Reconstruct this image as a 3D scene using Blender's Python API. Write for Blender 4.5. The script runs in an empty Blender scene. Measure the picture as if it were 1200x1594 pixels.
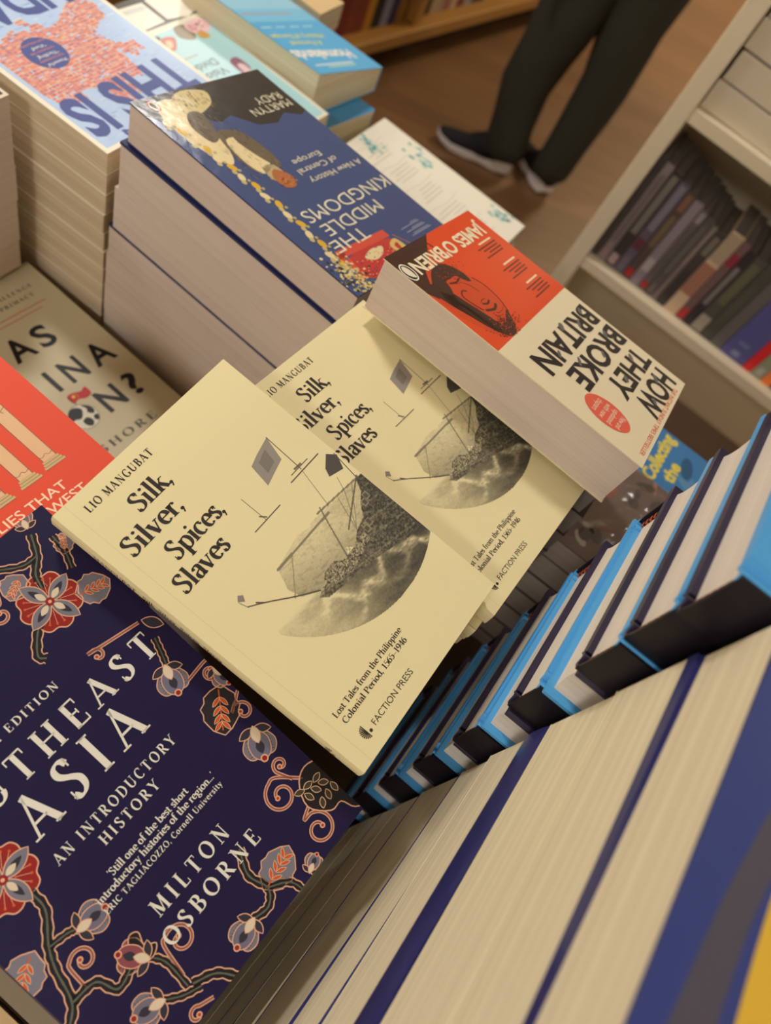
import bpy, bmesh, math, random
import numpy as np
from mathutils import Vector, Matrix
random.seed(7); rng = np.random.default_rng(7)
SC = bpy.context.scene; COL = SC.collection
# ---------------------------------------------------------------- camera, world, light, exposure
CAMZ = 1.6
R = np.array([[0.78628729, 0.61702657, -0.03210163], [0.52353291, -0.63775378, 0.5649632], [0.32812437, -0.46102964, -0.8244914]])
cd = bpy.data.cameras.new('camera'); cam = bpy.data.objects.new('camera', cd); COL.objects.link(cam)
M = Matrix.Identity(4)
for i in range(3):
    M[i][0] = R[i][0]; M[i][1] = -R[i][1]; M[i][2] = -R[i][2]
M[2][3] = CAMZ
cam.matrix_world = M
cd.sensor_fit = 'HORIZONTAL'; cd.sensor_width = 36; cd.lens = 36 * 1207.3 / 1200
cd.clip_start = 0.01; cd.dof.use_dof = True; cd.dof.focus_distance = 0.45; cd.dof.aperture_fstop = 8.6
SC.camera = cam
w = bpy.data.worlds.new('outside'); SC.world = w; w.use_nodes = True
w.node_tree.nodes['Background'].inputs[0].default_value = (1.0, 0.9, 0.76, 1); w.node_tree.nodes['Background'].inputs[1].default_value = 0.1
def lamp(loc, size, energy, color=(1, .88, .70)):
    l = bpy.data.lights.new('ceiling_lamp', 'AREA'); l.shape = 'DISK'; l.size = size; l.energy = energy; l.color = color
    o = bpy.data.objects.new('ceiling_lamp', l); COL.objects.link(o); o.location = loc
LH = 3.02; WL = (1, .965, .91)
lamp((-1.4, 1.05, LH), .34, 29, WL); lamp((-2.9, -.4, LH), .7, 27, WL); lamp((-.4, -2.1, LH), .7, 34, WL); lamp((2.3, -.9, LH), .7, 16, WL)
lamp((-2.4, 3.2, LH), .7, 18, WL); lamp((2.3, 2.6, LH), .7, 20, WL); lamp((.1, 5.0, LH), .5, 60, (1, .80, .50))
sp_l = bpy.data.lights.new('downlight', 'SPOT'); sp_l.energy = 150; sp_l.spot_size = math.radians(46); sp_l.spot_blend = .8; sp_l.shadow_soft_size = .06; sp_l.color = (1, .78, .46)
sp_o = bpy.data.objects.new('downlight', sp_l); COL.objects.link(sp_o); sp_o.location = (-.35, 4.75, 3.0)
SC.view_settings.view_transform = 'Standard'; SC.view_settings.look = 'None'
SC.view_settings.exposure = 0.10; SC.view_settings.gamma = 1; SC.view_settings.use_curve_mapping = False
# ---------------------------------------------------------------- materials
def lin(c):
    return tuple(((x / 255) / 12.92 if x / 255 <= .04045 else ((x / 255 + .055) / 1.055) ** 2.4) for x in c)
MATS = {}
def mat(c, rough=.6, coat=0.0, metal=0.0, bump=0.0, bscale=300):
    key = (tuple(c), rough, coat, metal, bump, bscale)
    if key in MATS: return MATS[key]
    m = bpy.data.materials.new('paint_%02x%02x%02x' % tuple(int(max(0, min(255, x))) for x in c)); m.use_nodes = True
    b = m.node_tree.nodes['Principled BSDF']
    b.inputs['Base Color'].default_value = (*lin(c), 1); b.inputs['Roughness'].default_value = rough
    b.inputs['Coat Weight'].default_value = coat; b.inputs['Coat Roughness'].default_value = .12
    b.inputs['Metallic'].default_value = metal; b.inputs['Specular IOR Level'].default_value = .3
    if bump:
        N = m.node_tree.nodes; L = m.node_tree.links
        tc = N.new('ShaderNodeTexCoord'); nz = N.new('ShaderNodeTexNoise'); bp = N.new('ShaderNodeBump')
        nz.inputs['Scale'].default_value = bscale; nz.inputs['Detail'].default_value = 3
        bp.inputs['Strength'].default_value = bump; bp.inputs['Distance'].default_value = .002
        L.new(tc.outputs['Object'], nz.inputs['Vector']); L.new(nz.outputs['Fac'], bp.inputs['Height'])
        L.new(bp.outputs['Normal'], b.inputs['Normal']); L.new(bp.outputs['Normal'], b.inputs['Coat Normal'])
    MATS[key] = m; return m
def page_mat(c1, c2, fine=1400, contrast=1.0):
    key = ('page', tuple(c1), tuple(c2), fine)
    if key in MATS: return MATS[key]
    m = bpy.data.materials.new('page_edges'); m.use_nodes = True
    N = m.node_tree.nodes; L = m.node_tree.links; b = N['Principled BSDF']; b.inputs['Roughness'].default_value = .8
    tc = N.new('ShaderNodeTexCoord'); mp = N.new('ShaderNodeMapping'); mp.inputs['Scale'].default_value = (2, 2, fine)
    n1 = N.new('ShaderNodeTexNoise'); n1.inputs['Scale'].default_value = 1; n1.inputs['Detail'].default_value = 4; n1.inputs['Roughness'].default_value = .75
    mp2 = N.new('ShaderNodeMapping'); mp2.inputs['Scale'].default_value = (1.2, 1.2, fine / 7)
    n2 = N.new('ShaderNodeTexNoise'); n2.inputs['Scale'].default_value = 1; n2.inputs['Detail'].default_value = 2
    ad = N.new('ShaderNodeMath'); ad.operation = 'ADD'; rp = N.new('ShaderNodeMapRange')
    rp.inputs['From Min'].default_value = .65; rp.inputs['From Max'].default_value = 1.25
    mx = N.new('ShaderNodeMix'); mx.data_type = 'RGBA'
    mx.inputs['A'].default_value = (*lin(c2), 1); mx.inputs['B'].default_value = (*lin(c1), 1)
    L.new(tc.outputs['Object'], mp.inputs['Vector']); L.new(tc.outputs['Object'], mp2.inputs['Vector'])
    L.new(mp.outputs[0], n1.inputs['Vector']); L.new(mp2.outputs[0], n2.inputs['Vector'])
    L.new(n1.outputs['Fac'], ad.inputs[0]); L.new(n2.outputs['Fac'], ad.inputs[1]); L.new(ad.outputs[0], rp.inputs['Value'])
    L.new(rp.outputs[0], mx.inputs['Factor']); L.new(mx.outputs['Result'], b.inputs['Base Color'])
    bp = N.new('ShaderNodeBump'); bp.inputs['Strength'].default_value = .25; bp.inputs['Distance'].default_value = .0006
    L.new(n1.outputs['Fac'], bp.inputs['Height']); L.new(bp.outputs['Normal'], b.inputs['Normal'])
    MATS[key] = m; return m
PG_CREAM = page_mat((236, 224, 192), (204, 190, 156))
PG_GREY = page_mat((222, 206, 192), (204, 186, 172), 900)
PG_WARM = page_mat((232, 214, 182), (190, 168, 134), 1000)
PG_PALE = page_mat((228, 218, 204), (212, 202, 188), 2200)
PG_SILK = page_mat((226, 210, 164), (206, 188, 142), 1600)
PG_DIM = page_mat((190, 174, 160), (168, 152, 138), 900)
PG_GAP_SHADE = page_mat((136, 124, 118), (112, 102, 96), 900)  # page colour darkened to carry the shade of the narrow gap between stacks
PG_BAY_SHADE = page_mat((112, 102, 92), (86, 78, 70), 900)  # page colour darkened to stand in for shade inside the bookcase bay
def wood_mat(name, c1, c2, ang, plank=.12, length=1.2):
    m = bpy.data.materials.new(name); m.use_nodes = True
    N = m.node_tree.nodes; L = m.node_tree.links; b = N['Principled BSDF']; b.inputs['Roughness'].default_value = .42
    tc = N.new('ShaderNodeTexCoord'); mp = N.new('ShaderNodeMapping'); mp.inputs['Rotation'].default_value = (0, 0, -ang)
    br = N.new('ShaderNodeTexBrick'); br.inputs['Scale'].default_value = 1; br.inputs['Brick Width'].default_value = length; br.inputs['Row Height'].default_value = plank
    br.inputs['Mortar Size'].default_value = .0022; br.inputs['Color1'].default_value = (.15, .15, .15, 1); br.inputs['Color2'].default_value = (.85, .85, .85, 1); br.inputs['Mortar'].default_value = (0, 0, 0, 1)
    mp2 = N.new('ShaderNodeMapping'); mp2.inputs['Scale'].default_value = (3, 38, 1)
    nz = N.new('ShaderNodeTexNoise'); nz.inputs['Scale'].default_value = 1; nz.inputs['Detail'].default_value = 6
    ad = N.new('ShaderNodeMix'); ad.data_type = 'FLOAT'; ad.inputs['Factor'].default_value = .55
    sep = N.new('ShaderNodeSeparateColor'); mx = N.new('ShaderNodeMix'); mx.data_type = 'RGBA'
    mx.inputs['A'].default_value = (*lin(c1), 1); mx.inputs['B'].default_value = (*lin(c2), 1)
    L.new(tc.outputs['Object'], mp.inputs['Vector']); L.new(mp.outputs[0], br.inputs['Vector']); L.new(mp.outputs[0], mp2.inputs['Vector'])
    L.new(mp2.outputs[0], nz.inputs['Vector']); L.new(br.outputs['Color'], sep.inputs[0])
    L.new(sep.outputs[0], ad.inputs['A']); L.new(nz.outputs['Fac'], ad.inputs['B'])
    L.new(ad.outputs['Result'], mx.inputs['Factor']); L.new(mx.outputs['Result'], b.inputs['Base Color'])
    return m
# ---------------------------------------------------------------- object helpers
def tag(o, label=None, cat=None, group=None, kind=None):
    if label: o['label'] = label
    if cat: o['category'] = cat
    if group: o['group'] = group
    if kind: o['kind'] = kind
    return o
def root(name, loc, label, cat, group=None, rz=0):
    o = bpy.data.objects.new(name, None); COL.objects.link(o); o.location = loc; o.rotation_euler = (0, 0, rz); o.empty_display_size = .02
    return tag(o, label, cat, group)
class MB:
    def __init__(s): s.v = []; s.f = []; s.m = []; s.ms = []; s.smooth = []
    def mi(s, m):
        if m not in s.ms: s.ms.append(m)
        return s.ms.index(m)
    def face(s, pts, m, smooth=False):
        b = len(s.v); s.v.extend([tuple(float(x) for x in p) for p in pts]); s.f.append(tuple(range(b, b + len(pts)))); s.m.append(s.mi(m)); s.smooth.append(smooth)
    def faces(s, vs, fs, m, smooth=False):
        b = len(s.v); s.v.extend([tuple(float(x) for x in p) for p in vs]); k = s.mi(m)
        for f in fs: s.f.append(tuple(b + i for i in f)); s.m.append(k); s.smooth.append(smooth)
    def hexa(s, bot, top, m):      # bot/top: 4 corners each, counter-clockwise seen from above
        s.faces(list(bot) + list(top), [(3, 2, 1, 0), (4, 5, 6, 7), (0, 1, 5, 4), (1, 2, 6, 5), (2, 3, 7, 6), (3, 0, 4, 7)], m)
    def box(s, x0, y0, z0, x1, y1, z1, m):
        s.hexa([(x0, y0, z0), (x1, y0, z0), (x1, y1, z0), (x0, y1, z0)], [(x0, y0, z1), (x1, y0, z1), (x1, y1, z1), (x0, y1, z1)], m)
    def loft(s, rings, m, smooth=True, cap=True):
        n = len(rings[0]); vs = [p for r in rings for p in r]; fs = []
        for i in range(len(rings) - 1):
            for j in range(n): a = i * n + j; b2 = i * n + (j + 1) % n; fs.append((a, b2, b2 + n, a + n))
        if cap: fs.append(tuple(range(n - 1, -1, -1))); fs.append(tuple((len(rings) - 1) * n + j for j in range(n)))
        s.faces(vs, fs, m, smooth)
    def build(s, name, parent=None, bevel=0, loc=None):
        me = bpy.data.meshes.new(name); me.from_pydata(s.v, [], s.f)
        for m in s.ms: me.materials.append(m)
        me.polygons.foreach_set('material_index', s.m); me.polygons.foreach_set('use_smooth', s.smooth); me.update()
        o = bpy.data.objects.new(name, me); COL.objects.link(o)
        if parent: o.parent = parent
        if loc is not None: o.location = loc
        if bevel:
            md = o.modifiers.new('soft', 'BEVEL'); md.width = bevel; md.segments = 2; md.limit_method = 'ANGLE'
        return o
def copy_tree(o, parent=None):
    c = o.copy(); COL.objects.link(c)
    if parent: c.parent = parent
    for ch in list(o.children): copy_tree(ch, c)
    return c
# ---------------------------------------------------------------- lettering
SANS = {}
def sans(s, bold=0.0):
    if (s, bold) in SANS: return SANS[(s, bold)]
    cu = bpy.data.curves.new('t', 'FONT'); cu.body = s; cu.offset = bold; cu.resolution_u = 3
    o = bpy.data.objects.new('t', cu); COL.objects.link(o)
    dg = bpy.context.evaluated_depsgraph_get(); ev = o.evaluated_get(dg); me = ev.to_mesh()
    v = np.array([x.co[:2] for x in me.vertices]) if len(me.vertices) else np.zeros((0, 2)); f = [tuple(p.vertices) for p in me.polygons]
    ev.to_mesh_clear(); bpy.data.objects.remove(o); bpy.data.curves.remove(cu)
    SANS[(s, bold)] = (v, f); return v, f
_h, _ = sans('H'); CAP = _h[:, 1].max()
GL = {}
def gdef(t):
    for line in t.strip().splitlines():
        ch, adv, spec = line.split(None, 2); GL[ch] = (float(adv), [x.split() for x in spec.split(';')])
gdef('''
A .80 T .08 0 .40 1;K .38 1 .70 0;T .20 .33 .56 .33;H .08 0 .24;H .70 0 .28
B .66 K .17 0 .17 1;H .12 0 .2;H .12 1 .2;T .17 .975 .32 .975;T .17 .53 .34 .53;T .17 .025 .34 .025;A .32 .755 .19 .22 -90 90;A .34 .28 .24 .255 -90 90
C .72 A .42 .5 .33 .48 50 310;V .63 .83 .26;V .64 .14 .1
D .80 K .17 0 .17 1;H .12 0 .2;H .12 1 .2;T .17 .975 .36 .975;T .17 .025 .36 .025;A .34 .5 .37 .475 -90 90
E .64 K .17 0 .17 1;T .08 .975 .56 .975;T .08 .025 .58 .025;T .17 .52 .44 .52;V .55 .88 .22;V .58 .13 .25;V .44 .52 .2
F .60 K .17 0 .17 1;T .08 .975 .56 .975;T .17 .50 .44 .50;V .55 .88 .22;V .44 .50 .2;H .17 0 .3
G .80 A .42 .5 .34 .48 48 320;K .68 .06 .68 .4;H .66 .4 .28;V .64 .84 .24
H .84 K .17 0 .17 1;K .67 0 .67 1;T .17 .51 .67 .51;H .17 0 .3;H .17 1 .3;H .67 0 .3;H .67 1 .3
I .36 K .18 0 .18 1;H .18 0 .3;H .18 1 .3
K .76 K .17 0 .17 1;T .17 .42 .58 1;K .30 .56 .66 0;H .17 0 .3;H .17 1 .3;H .66 0 .24;H .58 1 .24
L .62 K .17 0 .17 1;T .08 .025 .55 .025;V .56 .14 .26;H .17 1 .3
M .96 T .14 0 .17 1;K .17 1 .47 .08;T .47 .08 .77 1;K .78 1 .81 0;H .14 0 .24;H .81 0 .3;H .13 1 .2;H .82 1 .2
N .84 T .16 0 .16 1;K .14 1 .66 0;T .67 0 .67 1;H .16 0 .24;H .67 1 .24;H .10 1 .2
O .84 A .42 .5 .34 .48 0 360
P .64 K .17 0 .17 1;H .17 0 .3;H .12 1 .2;T .17 .975 .32 .975;T .17 .48 .32 .48;A .32 .728 .24 .247 -90 90
R .74 K .17 0 .17 1;H .17 0 .3;H .12 1 .2;T .17 .975 .32 .975;T .17 .48 .32 .48;A .32 .728 .22 .247 -90 90;K .34 .48 .64 .02;H .67 .0 .18
S .58 C .46 .83 .40 .94 .28 .975 .15 .90 .12 .74 .21 .61 .36 .49 .47 .35 .45 .15 .33 .03 .2 .025 .10 .14;V .47 .86 .24;V .09 .14 .24
T .70 K .35 0 .35 1;T .06 .975 .64 .975;V .06 .88 .22;V .64 .88 .22;H .35 0 .3
U .82 K .17 1 .17 .32;A .42 .32 .25 .30 180 360;T .67 .32 .67 1;H .17 1 .3;H .67 1 .26
V .78 K .10 1 .40 0;T .68 1 .40 0;H .10 1 .28;H .68 1 .24
Y .76 K .1 1 .38 .46;T .66 1 .38 .46;K .38 .48 .38 0;H .1 1 .28;H .66 1 .24;H .38 0 .3
Z .66 T .08 .975 .58 .975;K .54 .97 .1 .03;T .06 .025 .6 .025;V .1 .87 .2;V .58 .13 .22
a .50 C .10 .5 .15 .62 .26 .65 .36 .59 .38 .47;K .38 .5 .38 .1;C .38 .12 .42 .03 .5 .05;C .38 .4 .25 .37 .11 .29 .10 .13 .18 .02 .29 .05 .38 .16
b .58 K .14 0 .14 1.05;A .31 .33 .2 .31 -150 150;H .1 1.03 .14
c .48 A .27 .33 .2 .31 50 310;D .41 .5 .06
d .60 K .46 0 .46 1.05;A .28 .33 .2 .31 20 340;H .42 1.03 .14;H .5 .02 .16
e .50 A .27 .33 .19 .31 0 315;T .09 .36 .46 .36
f .36 K .16 0 .16 .82;C .16 .8 .2 .98 .3 1.04 .4 .98;T .04 .64 .34 .64;H .16 0 .28
g .54 A .25 .43 .16 .2 0 360;A .25 -.17 .19 .15 0 360;T .38 .6 .5 .66;C .14 .27 .1 .16 .2 .05 .34 .0
h .62 K .14 0 .14 1.05;C .14 .48 .24 .61 .34 .64 .44 .57 .47 .42;K .47 .45 .47 0;H .14 0 .26;H .47 0 .26;H .1 1.03 .14
i .30 K .15 0 .15 .64;H .15 0 .28;H .1 .63 .16;D .15 .88 .08
k .58 K .14 0 .14 1.05;T .14 .28 .44 .64;K .26 .42 .5 0;H .14 0 .28;H .5 0 .22;H .44 .64 .22;H .1 1.03 .14
l .30 K .15 0 .15 1.05;H .15 0 .28;H .1 1.03 .16
m .94 K .14 0 .14 .64;C .14 .48 .24 .61 .33 .64 .43 .57 .46 .42;K .46 .45 .46 0;C .46 .48 .56 .61 .66 .64 .76 .57 .79 .42;K .79 .45 .79 0;H .14 0 .26;H .46 0 .26;H .79 0 .26;H .1 .63 .14
n .62 K .14 0 .14 .64;C .14 .48 .24 .61 .34 .64 .44 .57 .47 .42;K .47 .45 .47 0;H .14 0 .26;H .47 0 .26;H .1 .63 .14
o .54 A .27 .33 .2 .31 0 360
p .58 K .14 -.33 .14 .64;A .31 .33 .2 .31 -150 150;H .14 -.32 .28;H .1 .63 .14
r .42 K .14 0 .14 .64;C .14 .44 .22 .59 .36 .63;D .36 .56 .065;H .14 0 .28;H .1 .63 .14
s .42 C .33 .54 .28 .63 .16 .63 .09 .53 .14 .41 .27 .31 .34 .18 .28 .03 .16 .02 .08 .12;V .34 .54 .16;V .07 .11 .16
t .36 K .16 .1 .16 .82;C .16 .14 .2 .03 .29 .03 .36 .1;T .04 .64 .34 .64
u .62 K .14 .64 .14 .2;C .14 .22 .19 .05 .3 .03 .46 .15;K .47 .64 .47 0;H .1 .63 .16;H .43 .63 .14;H .52 .01 .14
v .54 K .08 .64 .28 0;T .47 .64 .28 0;H .09 .63 .24;H .46 .63 .2
y .54 K .08 .64 .28 0;T .47 .64 .28 0;T .28 .02 .18 -.29;D .13 -.28 .07;H .09 .63 .24;H .46 .63 .2
, .24 D .1 .06 .085;T .15 .06 .06 -.17
. .22 D .1 .06 .075
' .20 D .1 .95 .07;T .13 .95 .06 .78
- .50 T .02 .32 .48 .32
1 .46 K .24 0 .24 .98;T .1 .84 .24 .98;H .24 0 .34
4 .52 K .36 0 .36 1;T .36 1 .04 .3;T .04 .28 .5 .28;H .36 0 .26
5 .50 T .14 .97 .44 .97;T .14 .97 .11 .56;C .11 .56 .26 .62 .41 .5 .42 .28 .32 .06 .18 .02 .06 .1
6 .50 A .25 .3 .19 .29 0 360;C .07 .34 .09 .6 .2 .84 .4 .99
9 .50 A .25 .69 .19 .29 0 360;C .43 .66 .41 .4 .3 .16 .1 .01
''')
def catmull(p, n=5):
    p = [np.array(x, float) for x in p]; q = [2 * p[0] - p[1]] + p + [2 * p[-1] - p[-2]]; out = []
    for i in range(1, len(q) - 2):
        for k in range(n):
            t = k / n; out.append(.5 * ((2 * q[i]) + (-q[i - 1] + q[i + 1]) * t + (2 * q[i - 1] - 5 * q[i] + 4 * q[i + 1] - q[i + 2]) * t * t + (-q[i - 1] + 3 * q[i] - 3 * q[i + 1] + q[i + 2]) * t ** 3))
    out.append(q[-2]); return np.array(out)
def ribbon(pts, width, closed=False):
    pts = np.array(pts, float); n = len(pts)
    if closed: d = np.roll(pts, -1, 0) - np.roll(pts, 1, 0)
    else: d = np.gradient(pts, axis=0)
    d /= np.maximum(np.linalg.norm(d, axis=1)[:, None], 1e-9); nn = np.c_[-d[:, 1], d[:, 0]]
    wd = (np.array([width(math.atan2(x[1], x[0])) for x in d]) if callable(width) else np.broadcast_to(np.asarray(width, float), n)) / 2
    a = pts + nn * wd[:, None]; b = pts - nn * wd[:, None]
    return [[a[i], b[i], b[(i + 1) % n], a[(i + 1) % n]] for i in range(n if closed else n - 1)]
def serif(s, track=0.0, weight=.17, thin=.062):
    x = 0.0; out = []
    nib = lambda t: thin + (weight - thin) * abs(math.sin(t - .2)) ** 1.35
    for ch in s:
        if ch == ' ': x += .30 + track; continue
        adv, st = GL[ch]; x -= .03 if ch == ',' else 0
        for q in st:
            o = q[0]; n = [float(z) for z in q[1:]]
            if o in 'KT':
                out += ribbon([(n[0] + x, n[1]), (n[2] + x, n[3])], weight if o == 'K' else thin)
            elif o == 'A':
                k = max(8, int(abs(n[5] - n[4]) / 15)); a = np.radians(np.linspace(n[4], n[5], k + 1))
                out += ribbon(np.c_[n[0] + x + n[2] * np.cos(a), n[1] + n[3] * np.sin(a)], nib)
            elif o == 'C': out += ribbon(catmull([(n[i] + x, n[i + 1]) for i in range(0, len(n), 2)], 4), nib)
            elif o == 'H':
                y0, y1 = (n[1], n[1] + .045) if n[1] < .3 else (n[1] - .045, n[1])
                out.append([(n[0] + x - n[2] / 2, y0), (n[0] + x + n[2] / 2, y0), (n[0] + x + n[2] / 2, y1), (n[0] + x - n[2] / 2, y1)])
            elif o == 'V': out.append([(n[0] + x - .022, n[1] - n[2] / 2), (n[0] + x + .022, n[1] - n[2] / 2), (n[0] + x + .022, n[1] + n[2] / 2), (n[0] + x - .022, n[1] + n[2] / 2)])
            elif o == 'D': out.append([(n[0] + x + n[2] * math.cos(t), n[1] + n[2] * math.sin(t)) for t in np.linspace(0, 6.283, 11)[:-1]])
        x += adv + track
    return out, x - track
# ---------------------------------------------------------------- printed cover: flat art in millimetres on a real cover board
def clip(poly, W, L):
    for ax, lim, sg in ((0, 0, 1), (0, W, -1), (1, 0, 1), (1, L, -1)):
        out = []
        for i in range(len(poly)):
            a = poly[i]; b = poly[(i + 1) % len(poly)]; da = (a[ax] - lim) * sg; db = (b[ax] - lim) * sg
            if da >= 0: out.append(a)
            if da * db < 0: t = da / (da - db); out.append((a[0] + (b[0] - a[0]) * t, a[1] + (b[1] - a[1]) * t))
        poly = out
        if len(poly) < 3: return []
    return poly
class Art:
    def __init__(s, C, up=True, rough=.5, coat=0.0, base=None, bump=0.0):
        s.C = np.array(C, float); s.up = up; s.rough = rough; s.coat = coat; s.bump = bump; s.items = []
        s.L = np.linalg.norm(s.C[3] - s.C[0]) * 1000; s.W = np.linalg.norm(s.C[1] - s.C[0]) * 1000
        n = np.cross(s.C[3] - s.C[0], s.C[1] - s.C[0]); s.n = n / np.linalg.norm(n)
        if base: s.rect(0, 0, s.W, s.L, base, 1)
    def P(s, u, v, k=0):
        a, b = (u / s.W, 1 - v / s.L) if s.up else (1 - u / s.W, v / s.L)
        c = s.C; return c[0] * (1 - a) * (1 - b) + c[1] * a * (1 - b) + c[2] * a * b + c[3] * (1 - a) * b + s.n * (k * 3.2e-5)
    def poly(s, pts, c, k=2):
        pts = [(float(p[0]), float(p[1])) for p in pts]
        if any(p[0] < 0 or p[0] > s.W or p[1] < 0 or p[1] > s.L for p in pts): pts = clip(pts, s.W, s.L)
        if len(pts) >= 3: s.items.append((c, k, pts))
    def rect(s, u0, v0, u1, v1, c, k=2): s.poly([(u0, v0), (u1, v0), (u1, v1), (u0, v1)], c, k)
    def ell(s, u, v, ru, rv, c, k=2, rot=0, n=28):
        cr, sr = math.cos(rot), math.sin(rot)
        s.poly([(u + ru * math.cos(t) * cr - rv * math.sin(t) * sr, v + ru * math.cos(t) * sr + rv * math.sin(t) * cr) for t in np.linspace(0, 2 * math.pi, n + 1)[:-1]], c, k)
    def stroke(s, pts, w, c, k=3, closed=False, smooth=True):
        pts = catmull(pts, 5) if smooth and len(pts) > 2 and not closed else pts
        for q in ribbon(pts, w, closed): s.poly(q, c, k)
    def blob(s, pts, c, k=2, outline=None, ow=.5):
        p = [np.array(x, float) for x in pts]; n = len(p); q = []
        for i in range(n):
            p0, p1, p2, p3 = p[i - 1], p[i], p[(i + 1) % n], p[(i + 2) % n]
            for t in np.linspace(0, 1, 5)[:-1]: q.append(.5 * (2 * p1 + (p2 - p0) * t + (2 * p0 - 5 * p1 + 4 * p2 - p3) * t * t + (3 * p1 - p0 - 3 * p2 + p3) * t ** 3))
        s.poly(q, c, k)
        if outline: s.stroke(q, ow, outline, k + 1, closed=True)
    def text(s, t, u0, u1, v, cap, c, k=4, font='sans', bold=0.0, track=0.0, weight=.17, skew=0.0):
        if font == 'sans':
            V, F = sans(t, bold); x0, x1 = V[:, 0].min(), V[:, 0].max(); sx = (u1 - u0) / (x1 - x0); sy = cap / CAP
            for f in F: s.poly([(u0 + (V[i, 0] - x0) * sx, v + V[i, 1] * sy + skew * (V[i, 0] - x0) * sx) for i in f], c, k)
        else:
            Q, wd = serif(t, track, weight); sx = (u1 - u0) / wd
            for q in Q: s.poly([(u0 + p[0] * sx, v + p[1] * cap) for p in q], c, k)
    def into(s, mb):
        for c, k, pts in s.items:
            p3 = [s.P(u, v, k) for u, v in pts]
            a = np.array(p3); nn = sum(np.cross(a[i] - a[0], a[i + 1] - a[0]) for i in range(1, len(a) - 1))
            if nn @ s.n < 0: p3 = p3[::-1]
            mb.face(p3, c if not isinstance(c, tuple) else mat(c, s.rough, s.coat, 0, s.bump, 90))
# ---------------------------------------------------------------- books
Z0 = CAMZ
def up4(C): return [np.array([x, y, z + Z0]) for x, y, z in C]
def book(name, label, cat, C, zb, spine, cov, pages, art=None, group=None, ct=.0009, over=.0008, spine_art=None, cb=None, cov2=None):
    """C: top corners near-head, far-head, far-foot, near-foot (world); zb: world height of its flat underside; spine: near|far|head|foot"""
    C = [np.array(c, float) for c in C]; ctr = sum(C) / 4; ex = C[3] - C[0]; rz = math.atan2(ex[1], ex[0])
    r = root(name, (ctr[0], ctr[1], zb), label, cat, group, rz); cr, sr = math.cos(-rz), math.sin(-rz)
    def loc(p): x, y, z = p[0] - ctr[0], p[1] - ctr[1], p[2] - zb; return (x * cr - y * sr, x * sr + y * cr, z)
    top = [C[0], C[3], C[2], C[1]]          # counter-clockwise from above
    def inset(q, d, keep=None):
        q = [np.array(p) for p in q]; c = sum(q) / 4; out = []
        e1 = q[1] - q[0]; e1 = e1 / np.linalg.norm(e1); e2 = q[3] - q[0]; e2 = e2 / np.linalg.norm(e2)
        dn = dict(head=d, foot=d, near=d, far=d)
        if keep: dn[keep] = .0002
        sg = [(dn['head'], dn['near']), (-dn['foot'], dn['near']), (-dn['foot'], -dn['far']), (dn['head'], -dn['far'])]
        return [q[i] + e1 * sg[i][0] + e2 * sg[i][1] for i in range(4)]
    bot = [np.array([p[0], p[1], zb]) for p in top]; dz = np.array([0, 0, ct])
    # page block
    it = inset(top, over, spine); ib = inset(bot, over, spine); mb = MB()
    cb = ct if cb is None else cb; db = np.array([0, 0, cb]); mb.hexa([loc(p + db) for p in ib], [loc(p - dz) for p in it], pages); mb.build('page_block', r)
    # covers
    mb = MB(); mb.hexa([loc(p - dz) for p in top], [loc(p) for p in top], cov)
    if art:
        m2 = MB(); art.into(m2); m2.v = [loc(p) for p in m2.v]
        for f, mi, sm in zip(m2.f, m2.m, m2.smooth): mb.face([m2.v[i] for i in f], m2.ms[mi], sm)
    if hasattr(art, 'grid') and art.grid: art.grid(mb, loc)
    fc = mb.build('front_cover', r)
    if hasattr(art, 'grid') and art.grid: art.color(fc)
    mb = MB(); mb.hexa([loc(p) for p in bot], [loc(p + db) for p in bot], cov2 or cov); mb.build('back_cover', r)
    i, j = dict(near=(0, 1), foot=(1, 2), far=(2, 3), head=(3, 0))[spine]
    a0, a1, b0, b1 = top[i], top[j], bot[i], bot[j]; out = np.cross(a1 - a0, np.array([0, 0, 1.])); out /= np.linalg.norm(out)
    mb = MB(); rows = []
    for t in np.linspace(0, 1, 7):
        bul = out * (.0012 * (1 - (2 * t - 1) ** 4)) ; rows.append((loc(a0 * (1 - t) + b0 * t + bul), loc(a1 * (1 - t) + b1 * t + bul)))
    vs = [p for q in rows for p in q]; mb.faces(vs, [(2 * k, 2 * k + 2, 2 * k + 3, 2 * k + 1) for k in range(6)], cov, True)
    inn = [(loc(a0 * (1 - t) + b0 * t - out * .0003), loc(a1 * (1 - t) + b1 * t - out * .0003)) for t in (0, 1)]
    mb.face([rows[0][0], rows[0][1], inn[0][1], inn[0][0]], cov); mb.face([rows[-1][0], rows[-1][1], inn[1][1], inn[1][0]], cov)
    mb.face([q[0] for q in rows] + [inn[1][0], inn[0][0]], cov); mb.face([q[1] for q in rows] + [inn[1][1], inn[0][1]], cov)
    if spine_art:
        def sp(u, v):      # u along the spine a0->a1 in metres, v down from the top edge as a fraction
            d = (a1 - a0) / np.linalg.norm(a1 - a0); t = v; p = (a0 + d * u) * (1 - t) + (b0 + d * u) * t
            return loc(p + out * (.0012 * (1 - (2 * t - 1) ** 4) + .00006))
        spine_art(mb, sp)
    mb.build('spine', r)
    return r
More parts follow.
